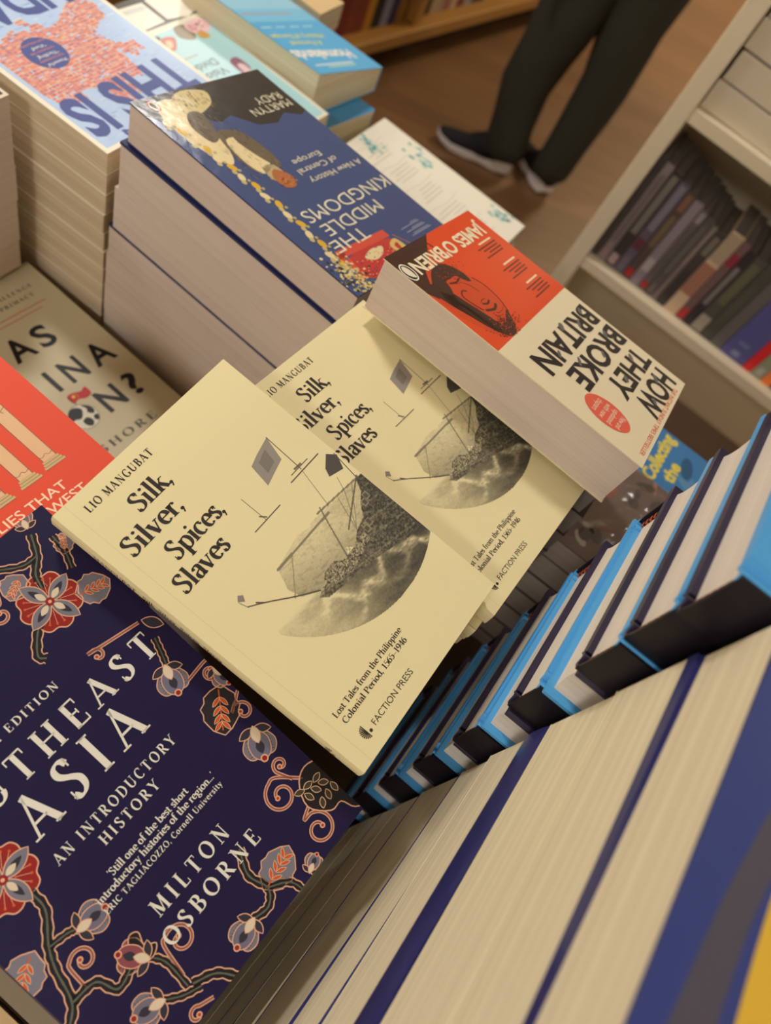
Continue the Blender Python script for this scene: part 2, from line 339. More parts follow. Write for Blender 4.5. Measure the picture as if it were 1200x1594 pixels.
def slab(name, label, cat, x0, y0, x1, y1, z1, z0, rz, spine, cov, pages, group=None, art=None, ct=.0009, over=.0008, piv=None, cb=None, cov2=None):
    """flat book given by its unrotated extents, turned by rz degrees about piv (default its near edge at x0)"""
    px, py = piv or (x0, y0); a = math.radians(rz); c, s = math.cos(a), math.sin(a)
    C = [np.array([px + (x - px) * c - (y - py) * s, py + (x - px) * s + (y - py) * c, z1]) for x, y in ((x0, y0), (x0, y1), (x1, y1), (x1, y0))]
    A = art(C) if art else None
    return book(name, label, cat, C, z0, spine, cov, pages, A, group, ct, over, None, cb, cov2)
ORD = ['topmost', 'second', 'third', 'fourth', 'fifth', 'sixth', 'seventh', 'eighth', 'ninth', 'tenth', 'eleventh', 'twelfth', 'thirteenth', 'fourteenth', 'fifteenth']
# ================================================================ STRUCTURE
FLOOR = wood_mat('floor_planks', (82, 56, 34), (128, 92, 56), math.radians(22))
mb = MB(); mb.box(-3.7, -3, -.05, 3.7, 6.6, 0, FLOOR); tag(mb.build('floor'), kind='structure')
WALL = mat((234, 227, 214), .9)
for nm, b in (('wall_left', (-3.7, -3, 0, -3.6, 6.6, 3.1)), ('wall_right', (3.6, -3, 0, 3.7, 6.6, 3.1)), ('wall_back', (-3.6, 6.5, 0, 3.6, 6.6, 3.1)), ('wall_front', (-3.6, -3, 0, 3.6, -2.9, 3.1)), ('ceiling', (-3.7, -3, 3.1, 3.7, 6.6, 3.2))):
    mb = MB(); mb.box(*b, WALL); tag(mb.build(nm), kind='structure')
# ================================================================ DISPLAY TABLE
TT = .86
tw = wood_mat('table_wood', (66, 48, 36), (92, 68, 50), 0)
t = root('display_table', (-.15, .3, 0), 'wooden display table covered with stacks of books', 'table')
mb = MB(); mb.box(-.62, -.62, TT - .04, .66, .70, TT, tw); mb.build('table_top', t, .003)
for sx in (-.57, .61):
    for sy in (-.57, .62): mb = MB(); mb.box(sx - .035, sy - .035, 0, sx + .035, sy + .035, TT - .04, tw); mb.build('leg', t, .004)
mb = MB(); mb.box(-.54, -.56, TT - .12, .58, -.54, TT - .04, tw); mb.box(-.54, .59, TT - .12, .58, .61, TT - .04, tw); mb.box(-.58, -.54, TT - .12, -.56, .59, TT - .04, tw); mb.box(.60, -.54, TT - .12, .62, .59, TT - .04, tw); mb.build('apron', t)
# ================================================================ THE TWO CREAM PAPERBACKS WITH A SHIP
CREAM = (236, 222, 172); INK = (52, 46, 42); GREYINK = (140, 130, 115)
def vnoise(u, v, su, sv, seed):
    r = np.random.default_rng(seed); g = r.random((64, 64)); x = (u / su) % 64; y = (v / sv) % 64
    i = x.astype(int); j = y.astype(int); fx = x - i; fy = y - j; fx = fx * fx * (3 - 2 * fx); fy = fy * fy * (3 - 2 * fy); i1 = (i + 1) % 64; j1 = (j + 1) % 64; i %= 64; j %= 64
    return (g[i, j] * (1 - fx) + g[i1, j] * fx) * (1 - fy) + (g[i, j1] * (1 - fx) + g[i1, j1] * fx) * fy
def inpoly(u, v, P):
    r = np.zeros(u.shape, bool)
    for i in range(len(P)):
        (x0, y0), (x1, y1) = P[i - 1], P[i]
        c = ((y0 > v) != (y1 > v)) & (u < (x1 - x0) * (v - y0) / (y1 - y0 + 1e-12) + x0); r ^= c
    return r
def ss(x, a, b): t = np.clip((x - a) / (b - a), 0, 1); return t * t * (3 - 2 * t)
def ship_tone(u, v):
    ca, sa = math.cos(-.22), math.sin(-.22); p = u * ca + v * sa; q = -u * sa + v * ca
    n1 = vnoise(p, q, 7, 2.2, 1); n2 = vnoise(p, q, 2.6, 1.0, 2); n3 = vnoise(u, v, 1.0, .8, 3); n4 = vnoise(u, v, .6, .6, 9)
    t = np.ones_like(u)
    # sea: pale at the left, dark at the right, crests of foam running through it
    sea = .80 - .56 * ss(u, 38, 98) - .10 * ss(u, 95, 130) - .12 * (n1 - .5) - .10 * (n3 - .5)
    crest = np.exp(-((v - (66 - .17 * (u - 60) + 5 * np.sin(u / 7.5) + 3 * np.sin(u / 3.1))) / 3.2) ** 2) * ss(u, 45, 62)
    crest += .7 * np.exp(-((v - (53 - .05 * (u - 60) + 3 * np.sin(u / 6.2 + 1))) / 2.2) ** 2) * ss(u, 52, 70) * n1
    sea = np.clip(sea + .50 * crest * (.35 + n2), .10, .95)
    edge = 80 - .04 * (u - 31) + 2 * (n1 - .5)
    m = ss(edge - v, -3, 4); t = t * (1 - m) + sea * m
    # sails
    for P, a, b in (([(55.5, 104), (78, 108), (100, 102.5), (96, 90), (84, 72), (60, 79), (52, 84), (50, 92)], .90, .60), ([(88, 107), (130, 104), (128, 96), (112, 82), (96, 78), (88, 86)], .88, .50), ([(100, 104), (131, 104.5), (134, 101), (134, 92), (112, 84)], .8, .45)):
        k = inpoly(u, v, P); t = np.where(k, b + (a - b) * ss(v + .25 * (u - 80), 72, 104) - .10 * (n3 - .5) - .10 * ss(n2, .6, .9), t)
    # hull and upper works
    H = [(58, 76), (66, 79), (72, 83), (80, 83), (84, 79), (96, 79), (104, 84), (113, 86), (118, 92), (125, 97), (129, 104), (134.5, 104), (134.5, 56), (120, 58), (106, 63), (94, 66), (84, 68), (72, 70), (62, 72)]
    k = inpoly(u, v, H); hull = .27 + .30 * (n3 - .5) + .20 * (n4 - .5) + .16 * (n2 - .5) - .12 * ss(u, 95, 130) + .14 * (np.abs((q - 2) % 9 - 4.5) < .5)
    t = np.where(k, np.clip(hull, .08, .7), t)
    for cu, cv in ((71, 78), (75, 79.5), (79, 79), (104, 78), (109, 80), (113, 82), (121, 91), (125, 93)):
        k = (np.abs(u - cu) < 1.9) & (np.abs(v - cv) < 2.3); t = np.where(k, .46, t); k = (np.abs(u - cu) < 1.2) & (np.abs(v - cv) < 1.5); t = np.where(k, .2, t)
    k = inpoly(u, v, [(62, 77), (84, 71), (104, 75), (106, 80), (88, 85), (66, 81)]); t = np.where(k & (n4 > .62), .66, t)
    # rigging lines
    for (a0, b0), (a1, b1), lw, tn in (((108, 129), (84, 70), .45, .35), ((131, 105), (101, 88), .5, .3), ((55, 103.5), (101, 103), .7, .42), ((96, 107.5), (131, 104), .6, .42), ((68, 104), (49, 86), .3, .5), ((131, 105), (120, 70), .4, .35), ((125, 104), (104, 84), .3, .5), ((118, 104), (104, 84), .3, .5), ((112, 104.5), (104, 84), .3, .5), ((131, 105), (134, 70), .3, .4)):
        dx, dy = a1 - a0, b1 - b0; l2 = dx * dx + dy * dy; s = np.clip(((u - a0) * dx + (v - b0) * dy) / l2, 0, 1); d = np.hypot(u - a0 - s * dx, v - b0 - s * dy)
        t = np.where(d < lw, np.minimum(t, tn), t)
    return np.clip(t, 0, 1)
_et = bpy.data.materials.new('etching_ink'); _et.use_nodes = True
_a = _et.node_tree.nodes.new('ShaderNodeAttribute'); _a.attribute_name = 'tone'
_et.node_tree.links.new(_a.outputs['Color'], _et.node_tree.nodes['Principled BSDF'].inputs['Base Color']); _et.node_tree.nodes['Principled BSDF'].inputs['Roughness'].default_value = .62
def silk_art(C):
    A = Art(C, True, .62, 0, CREAM)
    tx = dict(c=INK, font='serif')
    A.text('LIO MANGUBAT', 13.5, 61.5, 197.6, 4.8, k=4, track=.16, weight=.19, **tx)
    A.text('Silk,', 30.3, 57.0, 178.9, 11.0, k=4, weight=.17, **tx); A.text('Silver,', 9.5, 49.8, 164.4, 11.4, k=4, weight=.17, **tx)
    A.text('Spices,', 23.3, 63.0, 146.6, 11.4, k=4, weight=.17, **tx); A.text('Slaves', 12.0, 49.2, 131.2, 11.4, k=4, weight=.17, **tx)
    A.text('Lost Tales from the Philippine', 12.6, 74.0, 28.6, 3.6, k=4, weight=.155, **tx); A.text('Colonial Period, 1565-1946', 13.6, 71.6, 22.8, 3.6, k=4, weight=.155, **tx)
    A.text('FACTION PRESS', 23.2, 59.6, 9.6, 3.6, INK, 4)
    for a in np.linspace(95, 265, 11): a = math.radians(a); A.stroke([(17.6, 11.5), (17.6 + 4.6 * math.cos(a) * .85, 12 + 4.2 * math.sin(a))], [.2, .75], INK, 4, smooth=False)
    A.ell(19.6, 10.2, 1.0, 1.0, INK, 4)
    A.rect(7.6, 0, 7.8, A.L, (214, 199, 150), 2)
    # masts, yards and flags of the etching above its round picture
    g = (96, 88, 78)
    A.poly([(112.4, 159), (108.0, 144.0), (90.0, 139.2), (92.4, 153.5), (100, 156)], (150, 143, 130), 3)
    A.poly([(106, 155), (104, 146), (96, 144), (97, 152)], (128, 121, 110), 4)
    A.stroke([(112.4, 159.4), (111.2, 131.5)], .45, g, 5, smooth=False); A.stroke([(100.3, 130.6), (126, 130.6)], .7, g, 4, smooth=False); A.stroke([(104, 133.4), (119, 133.2)], .5, g, 4, smooth=False)
    A.stroke([(108, 134.5), (114, 134.2)], 1.2, (120, 112, 100), 4, smooth=False)
    A.stroke([(63.4, 126.7), (85.6, 126.7)], .6, g, 4, smooth=False); A.stroke([(73.2, 145), (73.3, 126.9)], .3, g, 4, smooth=False); A.stroke([(72, 131), (75, 127.5)], .8, g, 4, smooth=False)
    A.poly([(129.0, 127), (133.4, 122.0), (129, 113.5), (119.0, 116.4), (121.4, 121.4)], (84, 78, 72), 3)
    A.stroke([(132.8, 124), (130, 104)], .5, g, 4, smooth=False); A.stroke([(110.9, 131), (104.5, 106)], .25, g, 4, smooth=False); A.stroke([(122, 113), (118, 104)], .25, g, 4, smooth=False)
    A.stroke([(28.3, 102.9), (38, 96), (50, 86.5), (62, 78)], [.6 + .02 * i for i in range(16)], g, 4); A.stroke([(27, 108), (28.6, 102)], .3, g, 4, smooth=False)
    A.poly([(27, 108.4), (29.8, 105.6), (31.8, 108.8), (29.6, 110.8)], (140, 132, 120), 4); A.stroke([(33, 101), (36, 97.5)], .8, g, 4, smooth=False)
    pap = np.array(lin(CREAM)); ink = np.array(lin((40, 38, 38)))
    us = np.arange(28.5, A.W - .01, .42); vs = np.arange(39.8, 109.3, .42)
    def grid(mb, loc):
        U, V = np.meshgrid(us, vs, indexing='ij'); T = ship_tone(U, V); inside = np.hypot(U - 96, V - 118) < 78.2
        tone = T; n = len(vs); keep = inside & (T < .985); cell = keep[:-1, :-1] | keep[1:, :-1] | keep[:-1, 1:] | keep[1:, 1:]
        cell &= inside[:-1, :-1] & inside[1:, :-1] & inside[:-1, 1:] & inside[1:, 1:]
        idx = -np.ones(U.shape, int); fs = []; vl = []; tl = []
        for i, j in np.argwhere(cell):
            q = []
            for a, b in ((i, j), (i + 1, j), (i + 1, j + 1), (i, j + 1)):
                if idx[a, b] < 0: idx[a, b] = len(vl); vl.append(loc(A.P(U[a, b], V[a, b], 2))); tl.append(T[a, b])
                q.append(int(idx[a, b]))
            fs.append(tuple(q))
        A.start = len(mb.v); A.tone = np.array(tl)
        mb.faces(vl, fs, _et)
    def color(o):
        at = o.data.color_attributes.new('tone', 'FLOAT_COLOR', 'POINT'); n = len(o.data.vertices); c = np.ones((n, 4), np.float32); c[:, :3] = pap
        t = A.tone[:, None] ** 1.5; c[A.start:A.start + len(t), :3] = ink * (1 - t) + pap * t
        at.data.foreach_set('color', c.ravel())
    A.grid = grid; A.color = color
    return A
S1 = up4([[-0.1472, 0.1351, -0.3886], [-0.1467, 0.2679, -0.3696], [0.0631, 0.2686, -0.3808], [0.0625, 0.1358, -0.3997]])
S2 = [c + np.array([0, .003, 0]) for c in up4([[-0.133, 0.2719, -0.4014], [-0.1261, 0.4061, -0.3997], [0.0836, 0.3953, -0.3994], [0.0767, 0.2612, -0.4011]])]
cm = mat(CREAM, .62)
def silk_spine(mb, sp):
    Q, wd = serif('MANGUBAT   Silk, Silver, Spices, Slaves', .02); k = .088 / wd; m = mat(INK, .6)
    for q in Q: mb.face([sp(.028 + p[0] * k, .72 - p[1] * .34) for p in q], m)
    for a in np.linspace(100, 260, 8):
        a = math.radians(a); mb.face([sp(.190, .5), sp(.190 + .004 * math.cos(a - .1), .5 - .3 * math.sin(a - .1)), sp(.190 + .004 * math.cos(a + .1), .5 - .3 * math.sin(a + .1))], m)
    mb.face([sp(.1925 + .001 * math.cos(t), .62 + .07 * math.sin(t)) for t in np.linspace(0, 6.28, 9)[:-1]], m)
def tilted_book(name, label, C, th, spine, cov, pages, art, group, spine_art=None):
    """a thin book lying tilted: built flat around its own frame, its underside parallel to its cover"""
    C = [np.array(c) for c in C]; e1 = C[3] - C[0]; L = np.linalg.norm(e1); e1 = e1 / L; e2 = C[1] - C[0]; e2 = e2 - e1 * (e2 @ e1); W = np.linalg.norm(e2); e2 /= W; e3 = np.cross(e1, e2)
    F = [np.array([x, y, th]) for x, y in ((-L / 2, -W / 2), (-L / 2, W / 2), (L / 2, W / 2), (L / 2, -W / 2))]
    r = book(name, label, 'book', F, 0, spine, cov, pages, art(F), group, .0006, .0005, spine_art)
    ctr = sum(C) / 4 - e3 * th; Mx = Matrix.Identity(4)
    for i in range(3): Mx[i][0] = e1[i]; Mx[i][1] = e2[i]; Mx[i][2] = e3[i]; Mx[i][3] = ctr[i]
    r.matrix_world = Mx; return r
tilted_book('paperback', 'cream paperback with an etched sailing ship, lying across its twin and the purple book', S1, .0135, 'near', cm, PG_SILK, silk_art, 'cream paperbacks with a sailing ship', silk_spine)
book('paperback', 'second cream ship paperback, partly covered by its twin and shaded by the red-and-cream book', 'book', S2, S2[0][2] - .0135, 'near', cm, PG_SILK, silk_art(S2), 'cream paperbacks with a sailing ship', .0006, .0005)
zz = S2[0][2] - .0137
for i in range(22):
    th = .0135
    if zz - th < TT: break
    dx, dy = random.uniform(-.002, .0005), random.uniform(-.003, .003) - (.006 if i == 0 else 0)
    D = [np.array([c[0] + dx - .001, c[1] + dy, zz]) for c in S2]
    book('paperback', ('cream paperback whose corner pokes out right below the second ship paperback' if i == 0 else 'cream paperback, %s from the top of the pile under the two ship paperbacks' % (ORD[i] if i < 15 else 'number %d' % (i + 1))), 'book', D, zz - th, 'near', cm, PG_SILK, None, 'cream paperbacks in the middle pile', .0006, .0005)
    zz -= th + .0002
book('paperback', 'cream paperback at the very bottom of the middle pile', 'book', [np.array([c[0], c[1], zz]) for c in S2], TT, 'near', cm, PG_SILK, None, 'cream paperbacks in the middle pile', .0006, .0005) if zz - TT > .003 else None
# ================================================================ PURPLE BOOK WITH BATIK FLOWERS
PUR = (25, 17, 62); PEACH = (226, 172, 138); GRY = (122, 119, 130); DRK = (30, 26, 30); RED = (150, 34, 30); ORA = (206, 92, 40); WHT = (232, 228, 214); DGR = (52, 50, 62)
def purple_art(C):
    A = Art(C, True, .5, 0, PUR)
    def lens(u, v, l, w, rot, c, k, outline=PEACH, ow=.55):
        cr, sr = math.cos(rot), math.sin(rot); pts = []
        for t in np.linspace(0, 1, 9): pts.append((l * t, w * math.sin(math.pi * t) ** .8))
        for t in np.linspace(1, 0, 9)[1:-1]: pts.append((l * t, -w * math.sin(math.pi * t) ** .8))
        q = [(u + x * cr - y * sr, v + x * sr + y * cr) for x, y in pts]; A.poly(q, c, k)
        if outline: A.stroke(q, ow, outline, k + 1, closed=True)
    def flower(u, v, r, rot=0.0):
        for i in range(4):
            a = rot + math.pi / 4 + i * math.pi / 2
            q = [(u + x * math.cos(a) - y * math.sin(a), v + x * math.sin(a) + y * math.cos(a)) for x, y in ((0, -.15 * r), (.5 * r, -.5 * r), (.8 * r, -.47 * r), (.95 * r, -.25 * r), (.88 * r, 0), (.95 * r, .25 * r), (.8 * r, .47 * r), (.5 * r, .5 * r), (0, .15 * r))]
            A.blob(q, RED, 2, PEACH, .7)
            for b in (-.3, 0, .3): A.stroke([(u + .3 * r * math.cos(a + b), v + .3 * r * math.sin(a + b)), (u + .75 * r * math.cos(a + b), v + .75 * r * math.sin(a + b))], .25, PEACH, 4, smooth=False); A.ell(u + .76 * r * math.cos(a + b), v + .76 * r * math.sin(a + b), .7, .7, ORA, 4, n=8)
        for i in range(4):
            a = rot + i * math.pi / 2; lens(u, v, r * 1.02, r * .24, a, GRY, 5, PEACH); lens(u + .15 * r * math.cos(a), v + .15 * r * math.sin(a), r * .6, r * .10, a, DGR, 7, None); lens(u + .12 * r * math.cos(a), v + .12 * r * math.sin(a), r * .4, r * .10, a, (222, 204, 176), 8, None)
        A.ell(u, v, r * .14, r * .14, RED, 9, n=12); A.ell(u, v, r * .06, r * .06, PEACH, 10, n=8)
    def bud(u, v, r, rot, c=GRY):
        for d in (-.75, .75):
            q = [(u + x * math.cos(rot) - y * math.sin(rot), v + x * math.sin(rot) + y * math.cos(rot)) for x, y in ((0, 0), (.2 * r, d * .5 * r), (.7 * r, d * .95 * r), (1.15 * r, d * .75 * r), (1.2 * r, d * .3 * r), (.8 * r, 0))]
            A.blob(q, c, 2, PEACH, .55)
            for s_ in np.linspace(.35, 1.0, 6): A.stroke([(u + s_ * r * math.cos(rot) - d * .3 * r * math.sin(rot), v + s_ * r * math.sin(rot) + d * .3 * r * math.cos(rot)), (u + (s_ + .08) * r * math.cos(rot) - d * .7 * r * math.sin(rot), v + (s_ + .08) * r * math.sin(rot) + d * .7 * r * math.cos(rot))], .28, DGR, 4, smooth=False)
        q = [(u + x * math.cos(rot) - y * math.sin(rot), v + x * math.sin(rot) + y * math.cos(rot)) for x, y in ((.1 * r, 0), (.5 * r, .42 * r), (1.1 * r, .38 * r), (1.35 * r, 0), (1.1 * r, -.38 * r), (.5 * r, -.42 * r))]
        A.blob(q, (c[0] - 8, c[1] - 8, c[2]), 5, PEACH, .5); lens(u + .5 * r * math.cos(rot), v + .5 * r * math.sin(rot), r * .6, r * .18, rot, DGR, 7, None)
        A.ell(u + 1.3 * r * math.cos(rot), v + 1.3 * r * math.sin(rot), r * .17, r * .17, PEACH, 7, n=10); A.ell(u + 1.3 * r * math.cos(rot), v + 1.3 * r * math.sin(rot), r * .11, r * .11, RED, 8, n=8)
        lens(u - .1 * r * math.cos(rot), v - .1 * r * math.sin(rot), r * .75, r * .2, rot, (224, 206, 180), 8, PEACH, .4)
        for d in (-.9, .9): lens(u, v, r * .75, r * .18, rot + d * 1.35, DGR, 6, PEACH, .5)
    def leaf(u, v, l, w, rot, c=GRY):
        cr, sr = math.cos(rot), math.sin(rot); pts = []
        for sgn in (1, -1):
            tt = np.linspace(0, 1, 10) if sgn > 0 else np.linspace(1, 0, 10)[1:-1]
            for i, t in enumerate(tt): pts.append((l * t, sgn * w * (math.sin(math.pi * min(1, t * .97 + .02)) ** .7) * (1 + .10 * math.cos(t * 30))))
        q = [(u + x * cr - y * sr, v + x * sr + y * cr) for x, y in pts]; A.poly(q, c, 2); A.stroke(q, .6, PEACH, 3, closed=True)
        A.stroke([(u + .1 * l * cr, v + .1 * l * sr), (u + .9 * l * cr, v + .9 * l * sr)], .7, ORA, 4, smooth=False)
        for t in (.25, .42, .58, .72):
            for d in (.7, -.7): lens(u + t * l * cr, v + t * l * sr, l * .24, l * .04, rot + d, ORA, 4, (236, 200, 170), .25)
    def spiral(u, v, r, a0, turns=1.25, sg=1, tail=None):
        p = []
        if tail: p.append(tail)
        for t in np.linspace(0, 1, 16): a = a0 + sg * t * turns * 2 * math.pi; rr = r * (1 - .75 * t); p.append((u + rr * math.cos(a), v + rr * math.sin(a)))
        A.stroke(p, 1.9, PEACH, 2); A.stroke(p, .9, (150, 92, 82), 3); A.ell(p[-1][0], p[-1][1], 1.5, 1.5, PEACH, 4, n=12); A.ell(p[-1][0], p[-1][1], .8, .8, (176, 60, 48), 5, n=8)
    def branch(pts, w=4.2):
        c = catmull(pts, 7); n = len(c); wob = np.array([w * (1 + .16 * math.sin(i * 1.9)) for i in range(n)])
        for q in ribbon(c, wob + 1.3): A.poly(q, PEACH, 2)
        for q in ribbon(c, wob): A.poly(q, DRK, 3)
        for q in ribbon(c, wob * .22): A.poly(q, (96, 100, 88), 4)
    branch([(145, 232), (139, 221), (132, 214), (129, 206)]); branch([(118, 230), (130, 222), (139, 221)], 3.4); branch([(152, 224), (151, 214), (147, 204)], 3.4)
    branch([(122, 196), (112, 190), (104, 181), (106, 177)])
    flower(127, 198, 16.5, .35); leaf(127, 219, 15, 7.5, 3.6); leaf(138, 191, 19, 8.5, .9 - 1.2); leaf(150, 212, 12, 5, 1.0)
    bud(146, 236, 8, -1.9 + 3.2); spiral(106, 209, 6, 1.0, 1.1, 1, (112, 219)); spiral(124, 160, 4, 2.0, .8, -1, (150, 158))
    lens(152, 158, 12, 3, -1.0, DGR, 3)
    branch([(150, 146), (147, 138), (144, 131)], 3.2); bud(143, 131, 12, -1.9); spiral(157, 112, 6.5, 1.2, 1.1, -1, (146, 117))
    leaf(155, 104, 27, 10, -2.25, (40, 36, 42)); bud(160, 112, 9, -1.6); bud(151, 74, 13, -2.0); spiral(154, 84, 6, 2.4, 1.0, -1, (160, 94))
    spiral(136, 39, 9.5, 1.1, 1.3, 1, (150, 36)); spiral(137, 12, 9.5, 1.8, 1.3, -1, (147, 26)); spiral(147, 50, 4.5, 3.6, 1.0, -1, (146, 40))
    A.blob([(141, 24), (147, 36), (157, 39), (166, 30), (166, 2), (158, 4), (155, 12), (148, 13)], DRK, 3, PEACH, .7)
    for i in range(9): lens(146 + (i % 3) * 6, 17 + (i // 3) * 7, 6, 1.6, .9 + .3 * i, (70, 60, 50), 5, (222, 186, 140), .4)
    flower(24, 114, 16.5, .15); bud(20, 152, 9, -.6); spiral(22, 178, 5, 0, 1, 1, (10, 170))
    branch([(28, 101), (27, 90), (18, 78), (13, 68), (8, 52), (-2, 44)]); branch([(17, 77), (26, 75), (30, 73)], 3.2); branch([(8, 52), (20, 50), (24, 40), (34, 42), (40, 46)], 4.0)
    leaf(12, 82, 22, 9, 3.7); bud(30, 72, 11, -.15); spiral(23, 61, 6.5, 2.8, 1.1, -1, (16, 52)); A.blob([(37, 46), (42, 52), (46, 50), (44, 44), (48, 40), (43, 37), (37, 40)], DRK, 3, PEACH, .6)
    branch([(44, 15), (45, 30), (42, 38)], 3.2); bud(41, 38, 11, 2.1, (150, 84, 84)); spiral(56, 32, 8, 2.6, 1.2, -1, (46, 20)); branch([(48, 10), (40, 14), (33, 20)], 3.2); bud(33, 20, 11, 2.75)
    branch([(46, 14), (56, 8), (62, -3)], 4.0); spiral(38, 3, 4, .5, .8, 1, (48, 2))
    branch([(103, 38), (97, 26), (99, 14), (93, 8), (84, 10)], 4.0); branch([(98, 15), (108, 7), (110, -2)], 3.4); leaf(97, 14, 24, 9, .18); bud(84, 10, 11, 3.3); spiral(86, -8, 7, 1.4, .7, 1); bud(118, 2, 7, .3)
    tw = dict(c=WHT, font='serif', k=11)
    A.text('THIRTEENTH EDITION', 18, 100.5, 162.0, 4.4, track=.22, **tw)
    A.text('SOUTHEAST', 8, 148.0, 139.4, 14.6, track=.30, **tw); A.text('ASIA', 45, 116.0, 114.6, 21.0, track=.32, weight=.17, **tw)
    A.text('AN INTRODUCTORY', 43.5, 120, 99.2, 5.6, track=.24, **tw); A.text('HISTORY', 63, 99.4, 89.5, 5.6, track=.24, **tw)
    A.text("'Still one of the best short", 55, 106.2, 76.9, 3.9, weight=.16, **tw); A.text("introductory histories of the region...'", 43.2, 120.5, 71.8, 3.9, weight=.16, **tw)
    A.text('ERIC TAGLIACOZZO, Cornell University', 42.6, 120, 66.3, 3.1, track=.10, **tw)
    A.text('MILTON', 56.5, 105.5, 46.4, 8.4, track=.30, **tw); A.text('OSBORNE', 51, 114, 32.6, 8.4, track=.30, **tw)
    return A
PU = up4([[-0.174, -0.0151, -0.4294], [-0.1633, 0.1431, -0.4082], [0.0765, 0.1294, -0.4275], [0.0658, -0.0288, -0.4487]])
pm = mat(PUR, .5)
PB = Z0 - .472
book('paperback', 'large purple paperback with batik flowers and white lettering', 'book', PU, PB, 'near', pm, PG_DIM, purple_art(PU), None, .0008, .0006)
ra = math.radians(-3.26)
zz = PB - .0002; k = 0
for th in (.026, .026, .026, .026, .026, .026, .026, .0866):
    if zz - th < TT - .001: th = zz - TT
    if th < .004: break
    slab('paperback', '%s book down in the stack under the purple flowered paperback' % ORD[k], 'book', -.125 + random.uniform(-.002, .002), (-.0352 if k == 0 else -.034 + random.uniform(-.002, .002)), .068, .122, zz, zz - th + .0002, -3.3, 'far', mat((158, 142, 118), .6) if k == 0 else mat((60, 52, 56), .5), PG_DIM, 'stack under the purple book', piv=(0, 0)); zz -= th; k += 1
# the colourful cover that shows in the lower left corner
def corner_art(C):
    A = Art(C, True, .45, 0, (222, 190, 140))
    for i in range(26): A.ell(random.uniform(0, A.W), random.uniform(0, A.L), random.uniform(5, 16), random.uniform(3, 9), random.choice([(96, 118, 112), (200, 120, 70), (236, 214, 170), (150, 96, 60), (120, 140, 130)]), 2 + i % 5, random.uniform(0, 3))
    return A
zc = Z0 - .478
slab('paperback', 'beige patterned paperback in front of the purple book stack', 'book', -.16, -.168, .04, -.0385, zc, zc - .034, -3.3, 'near', mat((222, 190, 140)), PG_DIM, 'stack in front of the purple book', corner_art, piv=(0, 0))
zz = zc - .0342; k = 1
while zz - TT > .004:
    th = min(.04, zz - TT)
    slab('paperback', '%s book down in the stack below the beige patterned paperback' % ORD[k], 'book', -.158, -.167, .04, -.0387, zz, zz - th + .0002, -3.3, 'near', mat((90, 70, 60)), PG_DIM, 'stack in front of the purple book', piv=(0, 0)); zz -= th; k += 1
# ================================================================ RED BOOK WITH COLUMNS
def red_art(C):
    A = Art(C, True, .55, 0, (228, 74, 38)); ol = (120, 84, 60); sk = (228, 184, 138)
    for i, (ub, vb) in enumerate(((45, 68), (67.5, 70), (89.5, 71.5), (109.5, 73))):
        w = 5.0; A.rect(ub - w, vb + 6, ub + w, vb + 62, sk, 2); A.stroke([(ub - w, vb + 6), (ub - w, vb + 62)], .4, ol, 3, smooth=False); A.stroke([(ub + w, vb + 6), (ub + w, vb + 62)], .4, ol, 3, smooth=False)
        for j, e in enumerate((8.0, 7.0, 6.2)): A.rect(ub - e, vb + 2 * j, ub + e, vb + 2 * j + 1.9, (206, 176, 124), 3); A.stroke([(ub - e, vb + 2 * j), (ub + e, vb + 2 * j)], .3, ol, 4, smooth=False)
        A.stroke([(ub - w, vb + 10), (ub - w + 2, vb + 9), (ub, vb + 10.5), (ub + 2, vb + 9), (ub + w, vb + 10)], .3, ol, 4)
        for j, e in enumerate((6, 8, 9)): A.rect(ub - e, vb + 62 + 2.4 * j, ub + e, vb + 64.2 + 2.4 * j, sk, 3); A.stroke([(ub - e, vb + 62 + 2.4 * j), (ub + e, vb + 62 + 2.4 * j)], .4, ol, 4, smooth=False)
        for sg in (-1, 1): A.ell(ub + sg * 8, vb + 65, 2.4, 2.4, sk, 5); A.stroke([(ub + sg * 8 + 2.4 * math.cos(t), vb + 65 + 2.4 * math.sin(t)) for t in np.linspace(0, 6.2, 14)], .4, ol, 6)
        A.stroke([(ub + 5, vb + 54), (ub + 1, vb + 52), (ub + 2, vb + 50)], .4, ol, 4)
    A.text('THE LIES THAT', 28, 104, 56.0, 6.4, (250, 214, 180), 5, bold=.01); A.text('MADE THE WEST', 26, 112, 46.5, 6.4, (250, 214, 180), 5, bold=.01)
    return A
RE = up4([[-0.3542, 0.0932, -0.475], [-0.346, 0.233, -0.475], [-0.1304, 0.2204, -0.475], [-0.1386, 0.0806, -0.475]])
for c in RE: c[0] += -.0005
RE = [RE[0], RE[1], RE[1] + (RE[2] - RE[1]) * .86, RE[0] + (RE[3] - RE[0]) * .86]
_C0 = [np.array(c) for c in up4([[-0.3542, 0.0932, -0.475], [-0.346, 0.233, -0.475], [-0.1304, 0.2204, -0.475], [-0.1386, 0.0806, -0.475]])]
RE = _C0
book('paperback', 'red-orange paperback with classical columns, under the corner of the purple book', 'book', RE, RE[0][2] - .024, 'near', mat((228, 74, 38), .4), PG_DIM, red_art(RE), None, .0008, .0006)
zz = RE[0][2] - .0242; k = 1
while zz - TT > .004:
    th = min(.024, zz - TT); dx, dy = random.uniform(-.003, .003), random.uniform(-.003, 0)
    book('paperback', '%s book down in the stack of the red book with columns' % ORD[k], 'book', [np.array([c[0] + dx, c[1] + dy, zz]) for c in RE], zz - th + .0002, 'near', mat((228, 74, 38), .4), PG_DIM, None, 'stack under the red book with columns', .0008, .0006); zz -= th; k += 1
